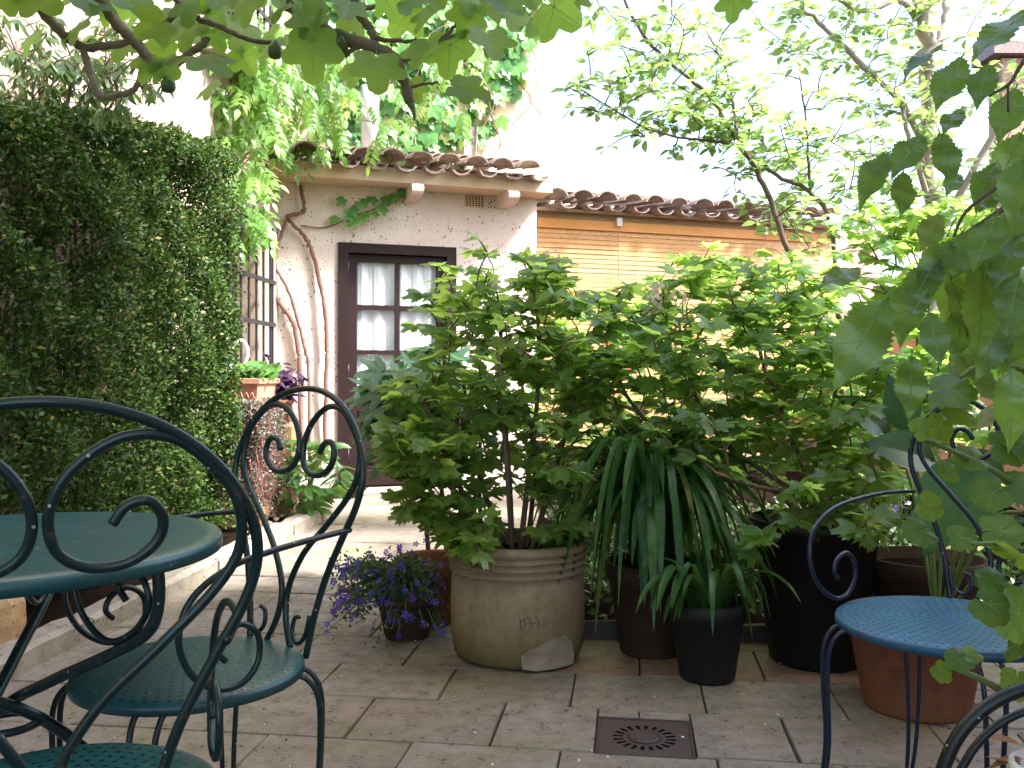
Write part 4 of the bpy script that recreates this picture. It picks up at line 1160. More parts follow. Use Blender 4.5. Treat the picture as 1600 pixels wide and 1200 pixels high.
tips = near(uC, 66, .22, rr)+near(uD, 40, .22, rr)+near(uE, 32, .24, rr)+near(uB, 26, .3, rr)+near(uF, 70, .35, rr)
tips += [P(rr.uniform(1180, 1420), rr.uniform(230, 350), rr.uniform(6, 6.8)) for _ in range(44)]
tree('pale_trunk_tree', 'taller tree with a straight pale trunk at the upper right', P(1458, 800, D), [(uA, .062, .048), (uB, .04, .022), (uC, .03, .012), (uD, .03, .01), (uE, .025, .012), (uF, .03, .012)], tips, L['pear'], M['pear'], .085, (4, 5, 6), 300, M['bark_pale'], 6)
# narrow-leaved shrub behind the hedge
st = [[V(-2.02, 4.0, 0), V(-2.05, 4.0, 1.4), V(-2.0+R.uniform(-.2, .2), 3.9+R.uniform(-.4, .4), 2.4)] for _ in range(4)]
tips = [P(R.uniform(-40, 260), R.uniform(20, 150), R.uniform(3.4, 4.2)) for _ in range(110)]+[P(R.uniform(0, 200), R.uniform(90, 180), R.uniform(3.4, 4.2)) for _ in range(60)]
shrub('narrow_leaf_shrub', 'loose shrub with thin drooping leaves rising above the hedge at upper left', 'shrub', (-2.02, 4.0, 0), st, tips, L['narrow'], M['narrow'], .06, (6, 7), 300, (.016, .008), .0035, droop=.9, seed=8, stemmat=M['bark'])

# fig tree over the table
fig = Thing('fig_tree', 'fig tree reaching in from the top left with big lobed leaves and green figs', 'tree', (-2.15, .9, 0))
trunk = [V(-2.15, .9, 0), V(-2.1, .95, .8), V(-1.95, 1.05, 1.6), V(-1.7, 1.2, 2.2), V(-1.3, 1.4, 2.6)]
fig.part('trunk', MB().tube(catmull(trunk, 6), [.10, .05], 12), M['bark_fig'], smooth=True)
D = 2.1
fb = [
 ([(250, -180, 1.9), (370, -60, 2.0), (445, 0, D), (480, 28, D), (510, 50, D), (560, 66, D), (612, 88, D), (628, 115, D), (640, 160, D)], .020, .012),
 ([(30, -60, 2.0), (60, 8, D), (90, 45, D), (128, 72, D), (165, 72, D), (215, 62, D), (255, 40, D), (285, 12, D)], .013, .006),
 ([(100, -70, 2.0), (158, 0, D), (185, 40, D), (215, 68, D), (238, 100, D), (265, 104, D), (300, 82, D), (325, 60, D)], .016, .008),
 ([(128, 72, D), (140, 110, D), (158, 150, D), (185, 148, D), (208, 140, D), (225, 115, D), (238, 100, D)], .009, .006),
 ([(230, -40, D), (285, 8, D), (310, 30, D), (350, 45, D), (390, 62, D), (430, 68, D)], .008, .005),
 ([(445, 0, D), (540, -10, D), (555, 10, D), (575, 42, D), (588, 60, D)], .014, .009),
 ([(553, 12, D), (590, 10, D), (625, -10, D)], .007, .005),
 ([(612, 92, D), (650, 88, D), (690, 62, D), (715, 35, D)], .007, .004),
 ([(690, 62, D), (720, 55, D), (750, 55, D)], .005, .003),
 ([(588, 60, D), (635, 65, D), (650, 60, D)], .006, .003),
 ([(540, 88, D), (550, 78, D), (565, 72, D)], .006, .004),
 ([(635, 138, D), (660, 132, D), (685, 128, D)], .004, .003)]
for pts, a, b in fb:
    c = catmull(poly3(pts), 7); c = [p+V(R.gauss(0, .0012), R.gauss(0, .0012), R.gauss(0, .0012)) for p in c]
    rs = [(a+(b-a)*i/(len(c)-1))*(1+.10*math.sin(i*1.9)) for i in range(len(c))]
    fig.part('branch', MB().tube(c, rs, 9), M['bark_fig'], smooth=True)
mb = MB()
for p in (poly3(fb[0][0])[0], poly3(fb[1][0])[0], poly3(fb[2][0])[0]):
    mb.tube(catmull([trunk[3], trunk[3].lerp(p, .5)+V(0, 0, .15), p], 6), [.035, .018], 8)
fig.part('limb', mb, M['bark_fig'], smooth=True)
fig.part('bud', MB().tube(catmull(poly3([(638, 155, D), (645, 170, D), (648, 188, D)]), 4), [.012, .002], 7), M['greenstem'], smooth=True)
# each leaf: petiole start (px, py), direction of the tip, size in px, depth, how much it faces the camera
FL = [(488, 40, 488, 130, 66, 2.0, 1), (588, 80, 592, 170, 62, 2.05, .9), (672, 60, 650, 105, 50, 2.05, .7), (705, 50, 700, 120, 60, 2.1, .9), (700, 132, 770, 150, 52, 2.0, 1), (758, 45, 790, 135, 56, 2.0, .9), (640, 120, 655, 160, 34, 2.15, .7),
      (690, 5, 660, 40, 52, 2.1, .6), (625, 0, 640, 30, 40, 2.1, .6), (845, 25, 875, 85, 46, 2.1, .9), (850, 0, 935, 60, 70, 1.9, .8), (800, 10, 800, 75, 44, 2.15, .7), (1150, -20, 1140, 55, 42, 1.8, .7),
      (300, 85, 380, 115, 62, 2.0, 1), (245, 85, 210, 135, 40, 2.1, .8), (262, 30, 215, 55, 48, 2.0, .6), (180, -10, 240, 40, 52, 2.0, .6), (40, -20, 90, 15, 60, 2.0, .6), (110, -15, 140, 15, 46, 2.0, .5), (300, -5, 285, 55, 46, 2.1, .7),
      (330, 40, 350, 90, 40, 2.15, .8), (470, -10, 500, 40, 46, 2.0, .5), (560, 15, 530, 50, 44, 2.2, .5), (420, 45, 425, 95, 38, 2.15, .8), (250, 95, 290, 130, 44, 2.1, .8), (395, -10, 380, 45, 50, 2.0, .7), (520, -20, 545, 25, 48, 2.1, .6),
      (730, -15, 735, 40, 44, 2.1, .7), (770, -5, 830, 30, 46, 2.1, .6), (260, 60, 240, 110, 40, 2.15, .8), (440, 10, 415, 40, 40, 2.0, .5), (600, -25, 610, 25, 46, 2.0, .6), (350, -20, 320, 30, 46, 2.1, .7), (890, -30, 900, 30, 46, 2.0, .6), (0, -20, 20, 25, 46, 2.0, .6), (655, -25, 690, 10, 46, 2.0, .6), (425, 70, 445, 110, 34, 2.2, .8), (200, 60, 170, 100, 44, 2.2, .8), (130, 30, 100, 70, 44, 2.1, .7), (60, 45, 30, 85, 40, 2.2, .7), (330, 130, 310, 165, 34, 2.2, .8), (285, 20, 250, 55, 44, 2.2, .6), (370, 75, 400, 120, 40, 2.2, .8), (470, 60, 445, 100, 40, 2.2, .8), (560, 100, 545, 150, 36, 2.2, .8), (820, -20, 850, 30, 50, 2.0, .7), (60, -30, 60, 20, 50, 2.1, .7)]
for _ in range(30):
    x0 = R.uniform(-20, 880); y0 = R.uniform(-50, 30); FL.append((x0, y0, x0+R.uniform(-45, 45), y0+R.uniform(20, 60), R.uniform(38, 56), R.uniform(1.95, 2.3), R.uniform(.5, .9)))
for x0, y0, x1, y1, s, d, fc in FL:
    a = P(x0, y0, d); b = P(x1, y1, d-.05+R.uniform(-.05, .05)); dr = b-a
    sz = s/F_PX*d*.98
    n = V(R.uniform(-.7, .7), -fc, .45+R.uniform(-.5, .5))
    fig.inst('leaf', R.choice(L['fig']), mat4(a, dr, n, sz))
for x, y in ((263, 131), (430, 78), (520, 70), (533, 72)):
    p = P(x, y, 2.08)
    fig.part('fig_fruit', MB().lathe([(0, -.021), (.012, -.018), (.017, -.008), (.016, .003), (.010, .014), (.004, .022), (0, .024)], p, 12), M['figfruit'], smooth=True)
cp = []  # extra fig leaves kept above the view, added to shade the foreground
for _ in range(900):
    x, y, z = R.uniform(-2.6, 1.5), R.uniform(-1.8, 1.8), R.uniform(2.25, 3.5)
    if z < CAMH+(HZ+30)/F_PX*max(y, 0)+.12: continue
    cp += rosette(V(x, y, z), V(0, 0, 0), 1, R.uniform(.12, .17), R, .4)
me = cloud_mesh('foliage', template(L['fig'][0]), np.array([tuple(q[0]) for q in cp]), np.array([tuple(q[1]) for q in cp]), np.array([tuple(q[2]) for q in cp]), np.array([q[3] for q in cp]), [M['fig']], fig.base, True)
me.materials.append(M['vein'])
fig.part('shade_crown', me, None, kind='stuff')
mb = MB()  # unseen branches carrying the added shading leaves
for _ in range(26):
    e = V(R.uniform(-2.2, 1.2), R.uniform(-1.4, 1.2), R.uniform(2.5, 3.1)); mb.tube(catmull([trunk[4], trunk[4].lerp(e, .5)+V(0, 0, .25), e], 4), [.03, .008], 6)
fig.part('shade_crown_branches', mb, M['bark_fig'], kind='stuff')

# ================================================================== POTS AND SHRUBS IN THE MIDDLE
# big clay pot
BC = V(.02, 3.25, 0)
bp = Thing('large_clay_pot', 'large aged clay pot with ribbed rim and a broken patch at the base', 'pot', BC)
r0 = .235
prof = [(.20, 0), (.225, .02), (r0, .08), (r0+.002, .20), (r0-.002, .285), (r0-.014, .293), (r0-.014, .297), (r0+.004, .303), (r0+.008, .312), (r0-.010, .320), (r0-.010, .324), (r0+.006, .330), (r0+.008, .338), (r0-.010, .345), (r0-.010, .349), (r0+.006, .355), (r0+.008, .362), (r0-.008, .369), (r0-.008, .372), (r0+.008, .378), (r0+.012, .392), (r0-.006, .404), (r0-.03, .404), (r0-.035, .38), (r0-.04, .34)]
bp.part('body', MB().lathe(prof, BC, 64, wob=lambda a, z: .004*math.sin(2*a+z*4)), M['clay'], smooth=True)
bp.part('soil', MB().lathe([(r0-.042, .345), (r0-.045, .355), (0, .365)], BC, 32), M['soil'])
# broken patch: a raised flake with irregular outline on the lower right
def on_pot(px, py, out):
    # point on the cylinder of the pot
    r = Vector(((px-800)/F_PX, 1, 0)); rr_ = r0+out
    A = r.dot(r); B_ = -2*r.dot(BC); C_ = BC.x**2+BC.y**2-rr_**2; disc = max(0, B_*B_-4*A*C_); d = (-B_-math.sqrt(disc))/(2*A)
    return P(px, py, d)
outl = [(816, 1046), (814, 1025), (826, 1016), (842, 1010), (856, 1002), (872, 996), (884, 991), (893, 1003), (897, 1020), (896, 1036), (885, 1041), (862, 1046), (838, 1049)]
vs_ = [on_pot(x, y, .0075) for x, y in outl]+[on_pot(x, y, -.006) for x, y in outl]; cpt = on_pot(858, 1026, .0065); k = len(outl)
bp.part('broken_patch', MB().add(vs_+[cpt], [(i, (i+1) % k, 2*k) for i in range(k)]+[(i, k+i, k+(i+1) % k, (i+1) % k) for i in range(k)]), M['clay_scar'], smooth=False)
mb = MB()
for pts in ([(812, 965), (815, 985)], [(813, 972), (826, 964)], [(820, 968), (819, 982)], [(826, 966), (832, 978), (828, 984)], [(836, 964), (842, 970), (840, 982)], [(822, 975), (838, 974)]):
    mb.tube([on_pot(x, y, .0008) for x, y in pts], .0015, 4)
bp.part('stamp', mb, M['stamp'])

rng = random.Random(21)
def vstem(base, top, bend=.06):
    m = base.lerp(top, .5)+V(rng.uniform(-bend, bend), rng.uniform(-bend, bend), 0); return [base, m, top]
b0 = BC+V(0, 0, .35)
st = [[P(800, 866, 3.22), P(796, 760, 3.22), P(788, 650, 3.2), P(782, 560, 3.2), P(785, 470, 3.2)],
      [P(812, 866, 3.25), P(825, 750, 3.25), P(838, 640, 3.28), P(842, 540, 3.3), P(838, 480, 3.3)],
      [P(828, 866, 3.25), P(860, 760, 3.3), P(893, 640, 3.35), P(898, 560, 3.4)],
      [P(790, 866, 3.25), P(740, 800, 3.2), P(700, 720, 3.15), P(672, 650, 3.1)],
      [P(806, 866, 3.2), P(760, 780, 3.3), P(735, 680, 3.4), P(725, 600, 3.45)],
      [P(820, 866, 3.3), P(830, 800, 3.4), P(835, 700, 3.5), P(815, 600, 3.6)]]
def img_tips(blobs, rng):
    out = []
    for cx, cy, rx, ry, d0, d1, n in blobs:
        for _ in range(n):
            while True:
                a, b = rng.uniform(-1, 1), rng.uniform(-1, 1)
                if a*a+b*b < 1: break
            out.append(P(cx+a*rx, cy+b*ry, rng.uniform(d0, d1)))
    return out
tips = img_tips([(765, 440, 85, 70, 2.95, 3.5, 26), (745, 530, 110, 70, 2.9, 3.6, 34), (830, 500, 90, 80, 3.0, 3.7, 30), (690, 610, 80, 50, 2.9, 3.5, 20), (680, 700, 75, 45, 2.85, 3.4, 22), (760, 640, 120, 80, 2.95, 3.7, 34), (700, 760, 60, 50, 2.9, 3.4, 14), (850, 620, 80, 80, 3.0, 3.7, 26), (780, 740, 100, 50, 3.0, 3.6, 14), (745, 835, 50, 35, 2.85, 3.1, 8), (870, 740, 50, 60, 3.0, 3.4, 16), (640, 690, 45, 60, 2.9, 3.2, 26), (665, 770, 50, 50, 3.0, 3.4, 20), (715, 810, 60, 40, 3.0, 3.4, 18), (700, 480, 45, 60, 3.1, 3.5, 14), (790, 680, 130, 110, 3.2, 3.9, 22), (640, 620, 40, 40, 3.1, 3.5, 10), (880, 830, 40, 30, 3.0, 3.3, 8), (895, 500, 60, 60, 3.1, 3.6, 20), (865, 440, 50, 40, 3.1, 3.5, 12), (800, 600, 120, 90, 3.0, 3.4, 20)], rng)
g1_ = shrub('guelder_rose', 'bushy shrub with bright three lobed leaves growing in the large clay pot', 'shrub', b0, st, tips, L['vib'], M['vib'], .054, (3, 4, 5), 300, (.0115, .006), .0036, .3, seed=9, arch=.1)
g1_.part('cane', MB().tube(poly3([(800, 866, 3.1), (792, 740, 3.08), (783, 620, 3.06), (778, 540, 3.05)]), .007, 8), M['bark'], smooth=True)

# tall black planter with second shrub
KC = V(1.05, 3.17, 0)
bk_ = Thing('black_planter', 'tall black tapered planter standing behind the blue chair', 'planter', KC)
pot(bk_, KC, [(.15, 0), (.155, .01), (.21, .455), (.225, .457), (.228, .49), (.215, .492), (.205, .46), (.2, .44)], M['plastic'], soil=(.2, .44))
kb = KC+V(0, 0, .44)
st = [[kb, P(1265, 760, 3.3), P(1225, 650, 3.4), P(1190, 560, 3.5), P(1180, 480, 3.55)], [kb, P(1240, 770, 3.3), P(1130, 690, 3.4), P(1080, 600, 3.5), P(1060, 500, 3.6)],
      [kb, P(1290, 740, 3.3), P(1300, 640, 3.35), P(1320, 550, 3.4)], [kb, P(1200, 760, 3.3), P(1060, 700, 3.35), P(980, 620, 3.45), P(950, 540, 3.5)], [kb, P(1260, 780, 3.1), P(1180, 760, 3.0), P(1120, 740, 2.95)]]
tips = img_tips([(960, 520, 90, 60, 3.3, 3.9, 34), (1080, 490, 110, 70, 3.3, 4.0, 44), (1190, 470, 90, 70, 3.3, 4.0, 34), (1010, 610, 130, 70, 3.1, 3.9, 52), (1150, 600, 130, 80, 3.1, 3.9, 58), (1270, 540, 70, 90, 3.2, 3.9, 22), (1090, 690, 150, 50, 3.0, 3.7, 30), (1240, 690, 90, 60, 3.0, 3.6, 26), (1330, 690, 70, 70, 2.9, 3.5, 30), (1280, 780, 80, 40, 2.8, 3.2, 14), (1010, 700, 90, 50, 3.2, 3.7, 20), (1190, 850, 30, 25, 2.75, 2.95, 3), (1360, 820, 30, 20, 2.7, 2.85, 4), (1370, 590, 60, 50, 3.0, 3.6, 18), (920, 640, 90, 90, 3.3, 3.9, 20), (1230, 610, 100, 120, 3.2, 3.9, 26), (1330, 780, 70, 40, 2.8, 3.2, 12), (1100, 420, 60, 40, 3.5, 4, 12), (1000, 490, 70, 50, 3.3, 3.8, 20), (1250, 470, 70, 60, 3.3, 3.9, 18), (1150, 540, 160, 60, 3.1, 3.5, 26), (980, 580, 120, 60, 3.1, 3.5, 22)], rng)
g2_ = shrub('guelder_rose', 'wide shrub with three lobed leaves spreading from the tall black planter', 'shrub', kb, st, tips, L['vib2'], M['vib2'], .055, (4, 5), 300, (.0115, .006), .0036, .28, seed=10, arch=.1)
# blossoms on the shrubs
fl5 = MB()
for k in range(5):
    a = 2*PI*k/5; fl5.add([(0, 0, 0), (.7*math.cos(a-.45), .7*math.sin(a-.45), .12), (math.cos(a), math.sin(a), .05), (.7*math.cos(a+.45), .7*math.sin(a+.45), .12)], [(0, 1, 2, 3)])
FLW = {k: fl5.mesh('flower', M[k]) for k in ('whitef', 'pinkf', 'redf', 'violet')}
def blossom(T, p, r, n, key, s):
    for _ in range(n):
        v = Vector((R.gauss(0, 1), R.gauss(0, 1)-.4, R.gauss(0, 1)+.4)).normalized()
        T.inst('flower', FLW[key], mat4(p+v*r*R.uniform(.75, 1), v.orthogonal(), v, s*R.uniform(.8, 1.2)))
for x, y, d in ((862, 402, 3.3), (1022, 475, 3.3), (1030, 455, 3.35), (1060, 468, 3.3), (785, 445, 3.0)):
    blossom(g1_ if x < 900 else g2_, P(x, y, d), .035, 16, 'whitef', .012)

# shrub further back in the bed, with pink flowers
st = [[V(.9+.5*i, 5.0+.2*(i % 2), 0), V(.9+.5*i, 5.0, .6), V(.85+.5*i, 4.9, 1.2)] for i in range(5)]
tips = img_tips([(930, 580, 120, 110, 4.4, 5.2, 46), (1080, 560, 130, 120, 4.4, 5.3, 46), (1230, 560, 110, 140, 4.4, 5.3, 40), (1000, 690, 200, 80, 4.2, 5.0, 30), (1220, 700, 160, 70, 4.2, 5.0, 30), (1150, 430, 150, 40, 4.6, 5.4, 22)], rng)
g3_ = shrub('mixed_shrub', 'dense green shrub with pink blossoms in the bed behind the potted shrubs', 'shrub', (1.6, 5, 0), st, tips, L['vib2'], M['vib2'], .06, (4, 5), 200, (.014, .006), .004, .3, seed=12)
for x, y, d in ((1000, 645, 3.75), (1010, 640, 3.7), (1030, 652, 3.75), (1075, 672, 3.75), (1180, 690, 3.7), (990, 660, 3.8), (1195, 640, 3.8)):
    blossom(g3_, P(x, y, d), .022, 7, 'pinkf', .013)
for x, y in ((820, 547), (950, 545), (975, 575), (885, 540)): blossom(g3_, P(x, y, 4.3), .03, 7, 'redf', .02)
# low dark growth covering the right bed
kk = 5200
px_ = NR.uniform(.22, 3.3, kk); py_ = NR.uniform(3.52, 6.4, kk); pz_ = np.abs(NR.normal(0, .11, kk))*(.6+.4*np.sin(px_*7+py_*3))+.03
pa = np.stack([px_, py_, pz_], 1)
me = cloud_mesh('ground_cover', tmpl, pa, NR.normal(0, .8, (kk, 3))+np.array([0, -.3, .3]), NR.normal(0, .5, (kk, 3))+np.array([0, -.3, .9]), NR.uniform(.03, .065, kk), M['lobelia'], (0, 0, 0))
gc = bpy.data.objects.new('ground_cover', me); COL.objects.link(gc); setp(gc, 'low dark green leaves covering the bed behind the pots', 'ground cover', kind='stuff')
# right-hand background shrubs
st = [[V(2.0+.35*i, 4.4+.3*(i % 2), 0), V(2.0+.35*i, 4.4, .8), V(1.95+.35*i, 4.3, 1.6)] for i in range(5)]
tips = img_tips([(1370, 430, 80, 70, 4.0, 4.8, 34), (1480, 420, 100, 110, 3.8, 4.8, 48), (1580, 420, 80, 150, 3.6, 4.6, 40), (1440, 560, 130, 80, 3.6, 4.6, 48), (1400, 350, 90, 40, 4.2, 5, 22), (1540, 620, 100, 90, 3.4, 4.2, 36), (1590, 300, 50, 70, 3.8, 4.6, 20), (1450, 700, 120, 70, 3.2, 4.0, 30), (1390, 640, 60, 80, 3.6, 4.4, 18)], rng)
shrub('tall_shrub', 'tall leafy shrub filling the right side behind the blue chair', 'shrub', (2.6, 4.4, 0), st, tips, L['vib2'], M['vib2'], .068, (4, 5), 260, (.016, .008), .004, .3, seed=14)
# hydrangea with pointed lobes left of the clay pot
st = [[V(-.35+.08*i, 4.0, 0), V(-.38+.08*i, 3.9, .5), V(-.42+.1*i, 3.75, .9)] for i in range(4)]
tips = img_tips([(615, 620, 26, 45, 3.5, 3.8, 16), (660, 590, 50, 50, 3.6, 4.0, 16), (625, 675, 36, 40, 3.5, 3.8, 12), (700, 620, 60, 70, 3.8, 4.3, 12)], rng)
shrub('oakleaf_hydrangea', 'bluish green hydrangea with large pointed lobed leaves in front of the door', 'shrub', (-.3, 4.0, 0), st, tips, L['oak'], M['oak'], .13, (2, 3), 200, (.012, .007), .004, .6, seed=15)
# strap-leaved plant
def strap_plant(name, label, base, n, spread, hgt, rng, px_focus=None):
    T = Thing(name, label, 'plant', base)
    for i in range(n):
        a = rng.uniform(0, 2*PI); reach = spread*rng.uniform(.45, 1.15); top = hgt*rng.uniform(.55, 1.1); drop = rng.uniform(.25, .85)*hgt*1.2
        d = V(math.cos(a), math.sin(a), 0); s_ = V(-math.sin(a), math.cos(a), 0); b = Vector(base)+d*rng.uniform(.01, .06)+s_*rng.uniform(-.04, .04)
        tw = rng.uniform(-.4, .4)
        pts = catmull([b, b+d*reach*.18+V(0, 0, top*.6), b+d*reach*.5+V(0, 0, top), b+d*reach*.82+V(0, 0, top-drop*.35), b+d*reach+V(0, 0, max(top-drop, -.17))], 4)
        wd = rng.uniform(.009, .0165); mb = MB(); vs_ = []; m = len(pts)
        for k, p in enumerate(pts):
            t = k/(m-1); wv = wd*(.75+.5*math.sin(min(1, t*1.6)*PI/2))*(1 if t < .7 else max(.02, 1-((t-.7)/.3)**1.6))*.8
            s2 = (s_*math.cos(tw*t)+V(0, 0, math.sin(tw*t)))
            vs_ += [p-s2*wv+V(0, 0, .3*wv), p-V(0, 0, .2*wv), p+s2*wv+V(0, 0, .3*wv)]
        mb.add(vs_, [f for k in range(m-1) for f in ((3*k, 3*k+1, 3*k+4, 3*k+3), (3*k+1, 3*k+2, 3*k+5, 3*k+4))])
        T.part('leaf', mb, M['strap'], smooth=True)
    return T
AC = V(.635, 2.98, 0)
ap = Thing('dark_pot', 'dark round nursery pot at the front of the pot group', 'pot', AC)
pot(ap, AC, [(.085, 0), (.09, .01), (.118, .20), (.126, .202), (.13, .252), (.12, .254), (.113, .22), (.11, .2)], M['plastic2'], soil=(.11, .215))
AC2 = V(.50, 3.27, 0)
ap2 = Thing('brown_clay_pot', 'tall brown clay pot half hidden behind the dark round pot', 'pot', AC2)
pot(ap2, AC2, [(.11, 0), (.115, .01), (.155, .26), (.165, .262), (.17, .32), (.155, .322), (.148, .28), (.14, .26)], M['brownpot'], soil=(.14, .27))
r5 = random.Random(31)
strap_plant('agapanthus', 'arching dark green strap leaves growing from the brown clay pot', AC2+V(0, 0, .27), 165, .37, .47, r5)
strap_plant('agapanthus', 'arching strap leaves spilling over the dark round pot at the front', AC+V(0, 0, .21), 30, .24, .17, r5)
# lobelia
LC = V(-.395, 3.50, 0)
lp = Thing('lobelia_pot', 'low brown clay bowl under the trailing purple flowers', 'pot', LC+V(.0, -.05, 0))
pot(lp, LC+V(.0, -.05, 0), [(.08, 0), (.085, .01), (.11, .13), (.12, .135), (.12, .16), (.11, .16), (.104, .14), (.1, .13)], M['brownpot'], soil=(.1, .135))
tb = Thing('terracotta_bowl', 'round terracotta bowl tucked left of the large clay pot', 'pot', V(-.318, 3.66, 0))
pot(tb, V(-.318, 3.66, 0), [(.08, 0), (.09, .01), (.13, .20), (.142, .202), (.145, .25), (.138, .262), (.128, .25), (.122, .2)], M['terra'], soil=(.122, .21))
lo = Thing('lobelia', 'trailing mound of small purple flowers left of the large clay pot', 'plant', LC+V(0, -.05, .135))
mb = MB(); pp = []; fp = []
for i in range(230):
    a = R.uniform(0, 2*PI); q = R.uniform(.3, 1.12)
    e = LC+V(-.05+.20*math.cos(a)*q-.03, -.06+.15*math.sin(a)*q, .16+R.uniform(-.15, .15)*q+.08*(1-q))
    if e.x > -.26: e.x = -.26-R.uniform(0, .12)
    s_ = LC+V(0, -.05, .14); c = catmull([s_, s_.lerp(e, .5)+V(0, 0, .06), e], 4); mb.tube(c, .0016, 4)
    for q2 in c[2:]:
        for _ in range(4): pp.append(q2+V(R.gauss(0, .014), R.gauss(0, .014), R.gauss(0, .014)))
    if R.random() < .85: fp.append(e)
lo.part('stems', mb, M['greenstem'], kind='stuff')
pa = np.array([tuple(q) for q in pp]); k = len(pa)
lo.part('foliage', cloud_mesh('foliage', tmpl, pa, NR.normal(0, 1, (k, 3)), NR.normal(0, .8, (k, 3))+np.array([0, -.3, .8]), NR.uniform(.012, .024, k), M['lobelia'], lo.base), None, kind='stuff')
for e in fp+[P(R.uniform(575, 640), R.uniform(850, 900), 3.5) for _ in range(10)]:
    v = Vector((R.gauss(-.2, .6), -1+R.gauss(0, .4), .5+R.gauss(0, .4))).normalized()
    lo.inst('flower', FLW['violet'], mat4(e, v.orthogonal(), v, R.uniform(.013, .019)))
for x, y in ((650, 850), (665, 845), (640, 865), (625, 855)):
    e = P(x, y, 3.5); lo.inst('flower', FLW['violet'], mat4(e, V(0, .2, 1), V(0, -1, .3), .013))
# terracotta pot beneath the blue chair
TC = V(1.20, 2.72, 0)
tp_ = Thing('terracotta_pot', 'big orange terracotta pot with a rolled rim behind the blue chair seat', 'pot', TC)
pot(tp_, TC, [(.145, 0), (.15, .01), (.185, .215), (.2, .218), (.205, .225), (.207, .275), (.195, .28), (.188, .25), (.18, .2)], M['terra'], soil=(.18, .225), n=48)
# other pots at the right
RC = V(1.42, 3.15, 0)
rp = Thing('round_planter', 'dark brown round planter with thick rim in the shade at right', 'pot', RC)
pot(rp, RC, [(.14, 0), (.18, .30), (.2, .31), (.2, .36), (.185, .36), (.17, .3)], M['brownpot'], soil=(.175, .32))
lob2 = Thing('violet_flowers', 'small violet flowers glimpsed behind the arm of the blue chair', 'flowers', P(1375, 800, 3.5))
for _ in range(60):
    e = P(1375+R.gauss(0, 28), 765+R.gauss(0, 22), R.uniform(3.3, 3.7)); v = Vector((R.gauss(0, .5), -1, .5)).normalized()
    lob2.inst('flower', FLW['violet'], mat4(e, v.orthogonal(), v, R.uniform(.008, .013)))
mb = MB()
for _ in range(24): mb.tube(catmull([P(1375+R.gauss(0, 10), 860, 3.5), P(1375+R.gauss(0, 20), 810, 3.5), P(1375+R.gauss(0, 28), 770+R.gauss(0, 15), 3.5)], 3), .002, 4)
lob2.part('stems', mb, M['greenstem'], kind='stuff')
# hosta
hs = Thing('hosta', 'hosta with broad ribbed leaves behind the blue chair', 'plant', V(1.28, 2.75, .22))
for x0, y0, x1, y1, s, d in ((1560, 690, 1438, 850, 120, 2.35), (1580, 760, 1520, 700, 90, 2.5), (1400, 700, 1330, 610, 110, 3.1), (1420, 690, 1400, 590, 120, 3.0), (1440, 680, 1480, 640, 80, 2.9), (1590, 930, 1530, 900, 70, 2.3), (1600, 800, 1640, 720, 90, 2.4), (1480, 730, 1370, 680, 70, 2.8)):
    a, b = P(x0, y0, d), P(x1, y1, d-.05); hs.inst('leaf', L['hosta'][0], mat4(a, b-a, V(R.uniform(-.4, .2), -.8, .7), (b-a).length/1.2))
    hs.part('stalk', MB().tube(catmull([hs.base, hs.base.lerp(a, .6)+V(0, 0, .1), a], 4), .006, 6), M['greenstem'], smooth=True)
# mallow-like vine at the right edge
mv = Thing('sprawling_plant', 'sprawling plant with rounded yellow green leaves at the right picture edge', 'plant', V(1.35, 2.1, 0))
ms = [[V(1.35, 2.1, 0), P(1640, 900, 2.0), P(1600, 780, 1.95), P(1560, 740, 1.9), P(1500, 710, 1.9), P(1440, 685, 1.9)], [V(1.35, 2.1, 0), P(1700, 700, 2.0), P(1620, 590, 1.95), P(1540, 570, 1.9), P(1500, 590, 1.9)],
      [V(1.25, 1.6, 0), P(1650, 1110, 1.6), P(1580, 1085, 1.55), P(1530, 1060, 1.5), P(1490, 1045, 1.5)], [V(1.35, 2.1, 0), P(1680, 950, 1.9), P(1600, 860, 1.8), P(1520, 850, 1.75)], [V(1.4, 2.2, 0), P(1720, 600, 2.1), P(1620, 480, 2.0), P(1560, 440, 2.0)]]
for s_ in ms: mv.part('stem', MB().tube(catmull(s_, 6), [.010, .004], 7), M['greenstem'], smooth=True)
ML_ = [(1480, 610, 70, 1.9), (1500, 640, 60, 1.9), (1545, 600, 60, 1.9), (1440, 670, 40, 1.9), (1470, 665, 44, 1.88), (1540, 650, 50, 1.9), (1580, 560, 60, 1.95), (1500, 570, 44, 1.95), (1525, 500, 50, 2.0), (1560, 480, 60, 2.0), (1590, 520, 60, 1.95), (1590, 620, 60, 1.95), (1570, 700, 60, 1.95), (1520, 715, 50, 1.9), (1450, 790, 44, 1.8), (1440, 830, 50, 1.8), (1500, 840, 44, 1.8), (1560, 830, 64, 1.8), (1590, 870, 70, 1.75), (1560, 910, 60, 1.75), (1545, 945, 60, 1.7), (1590, 960, 80, 1.7), (1500, 1030, 40, 1.5), (1470, 1048, 34, 1.5), (1520, 1022, 30, 1.52), (1590, 1065, 50, 1.5), (1480, 735, 40, 1.9), (1590, 760, 60, 1.9), (1600, 440, 70, 2.0), (1555, 430, 50, 2.0), (1550, 770, 56, 1.85), (1585, 1010, 50, 1.7), (1600, 690, 60, 1.95), (1460, 700, 36, 1.9), (1530, 555, 46, 1.95), (1490, 545, 40, 2)]
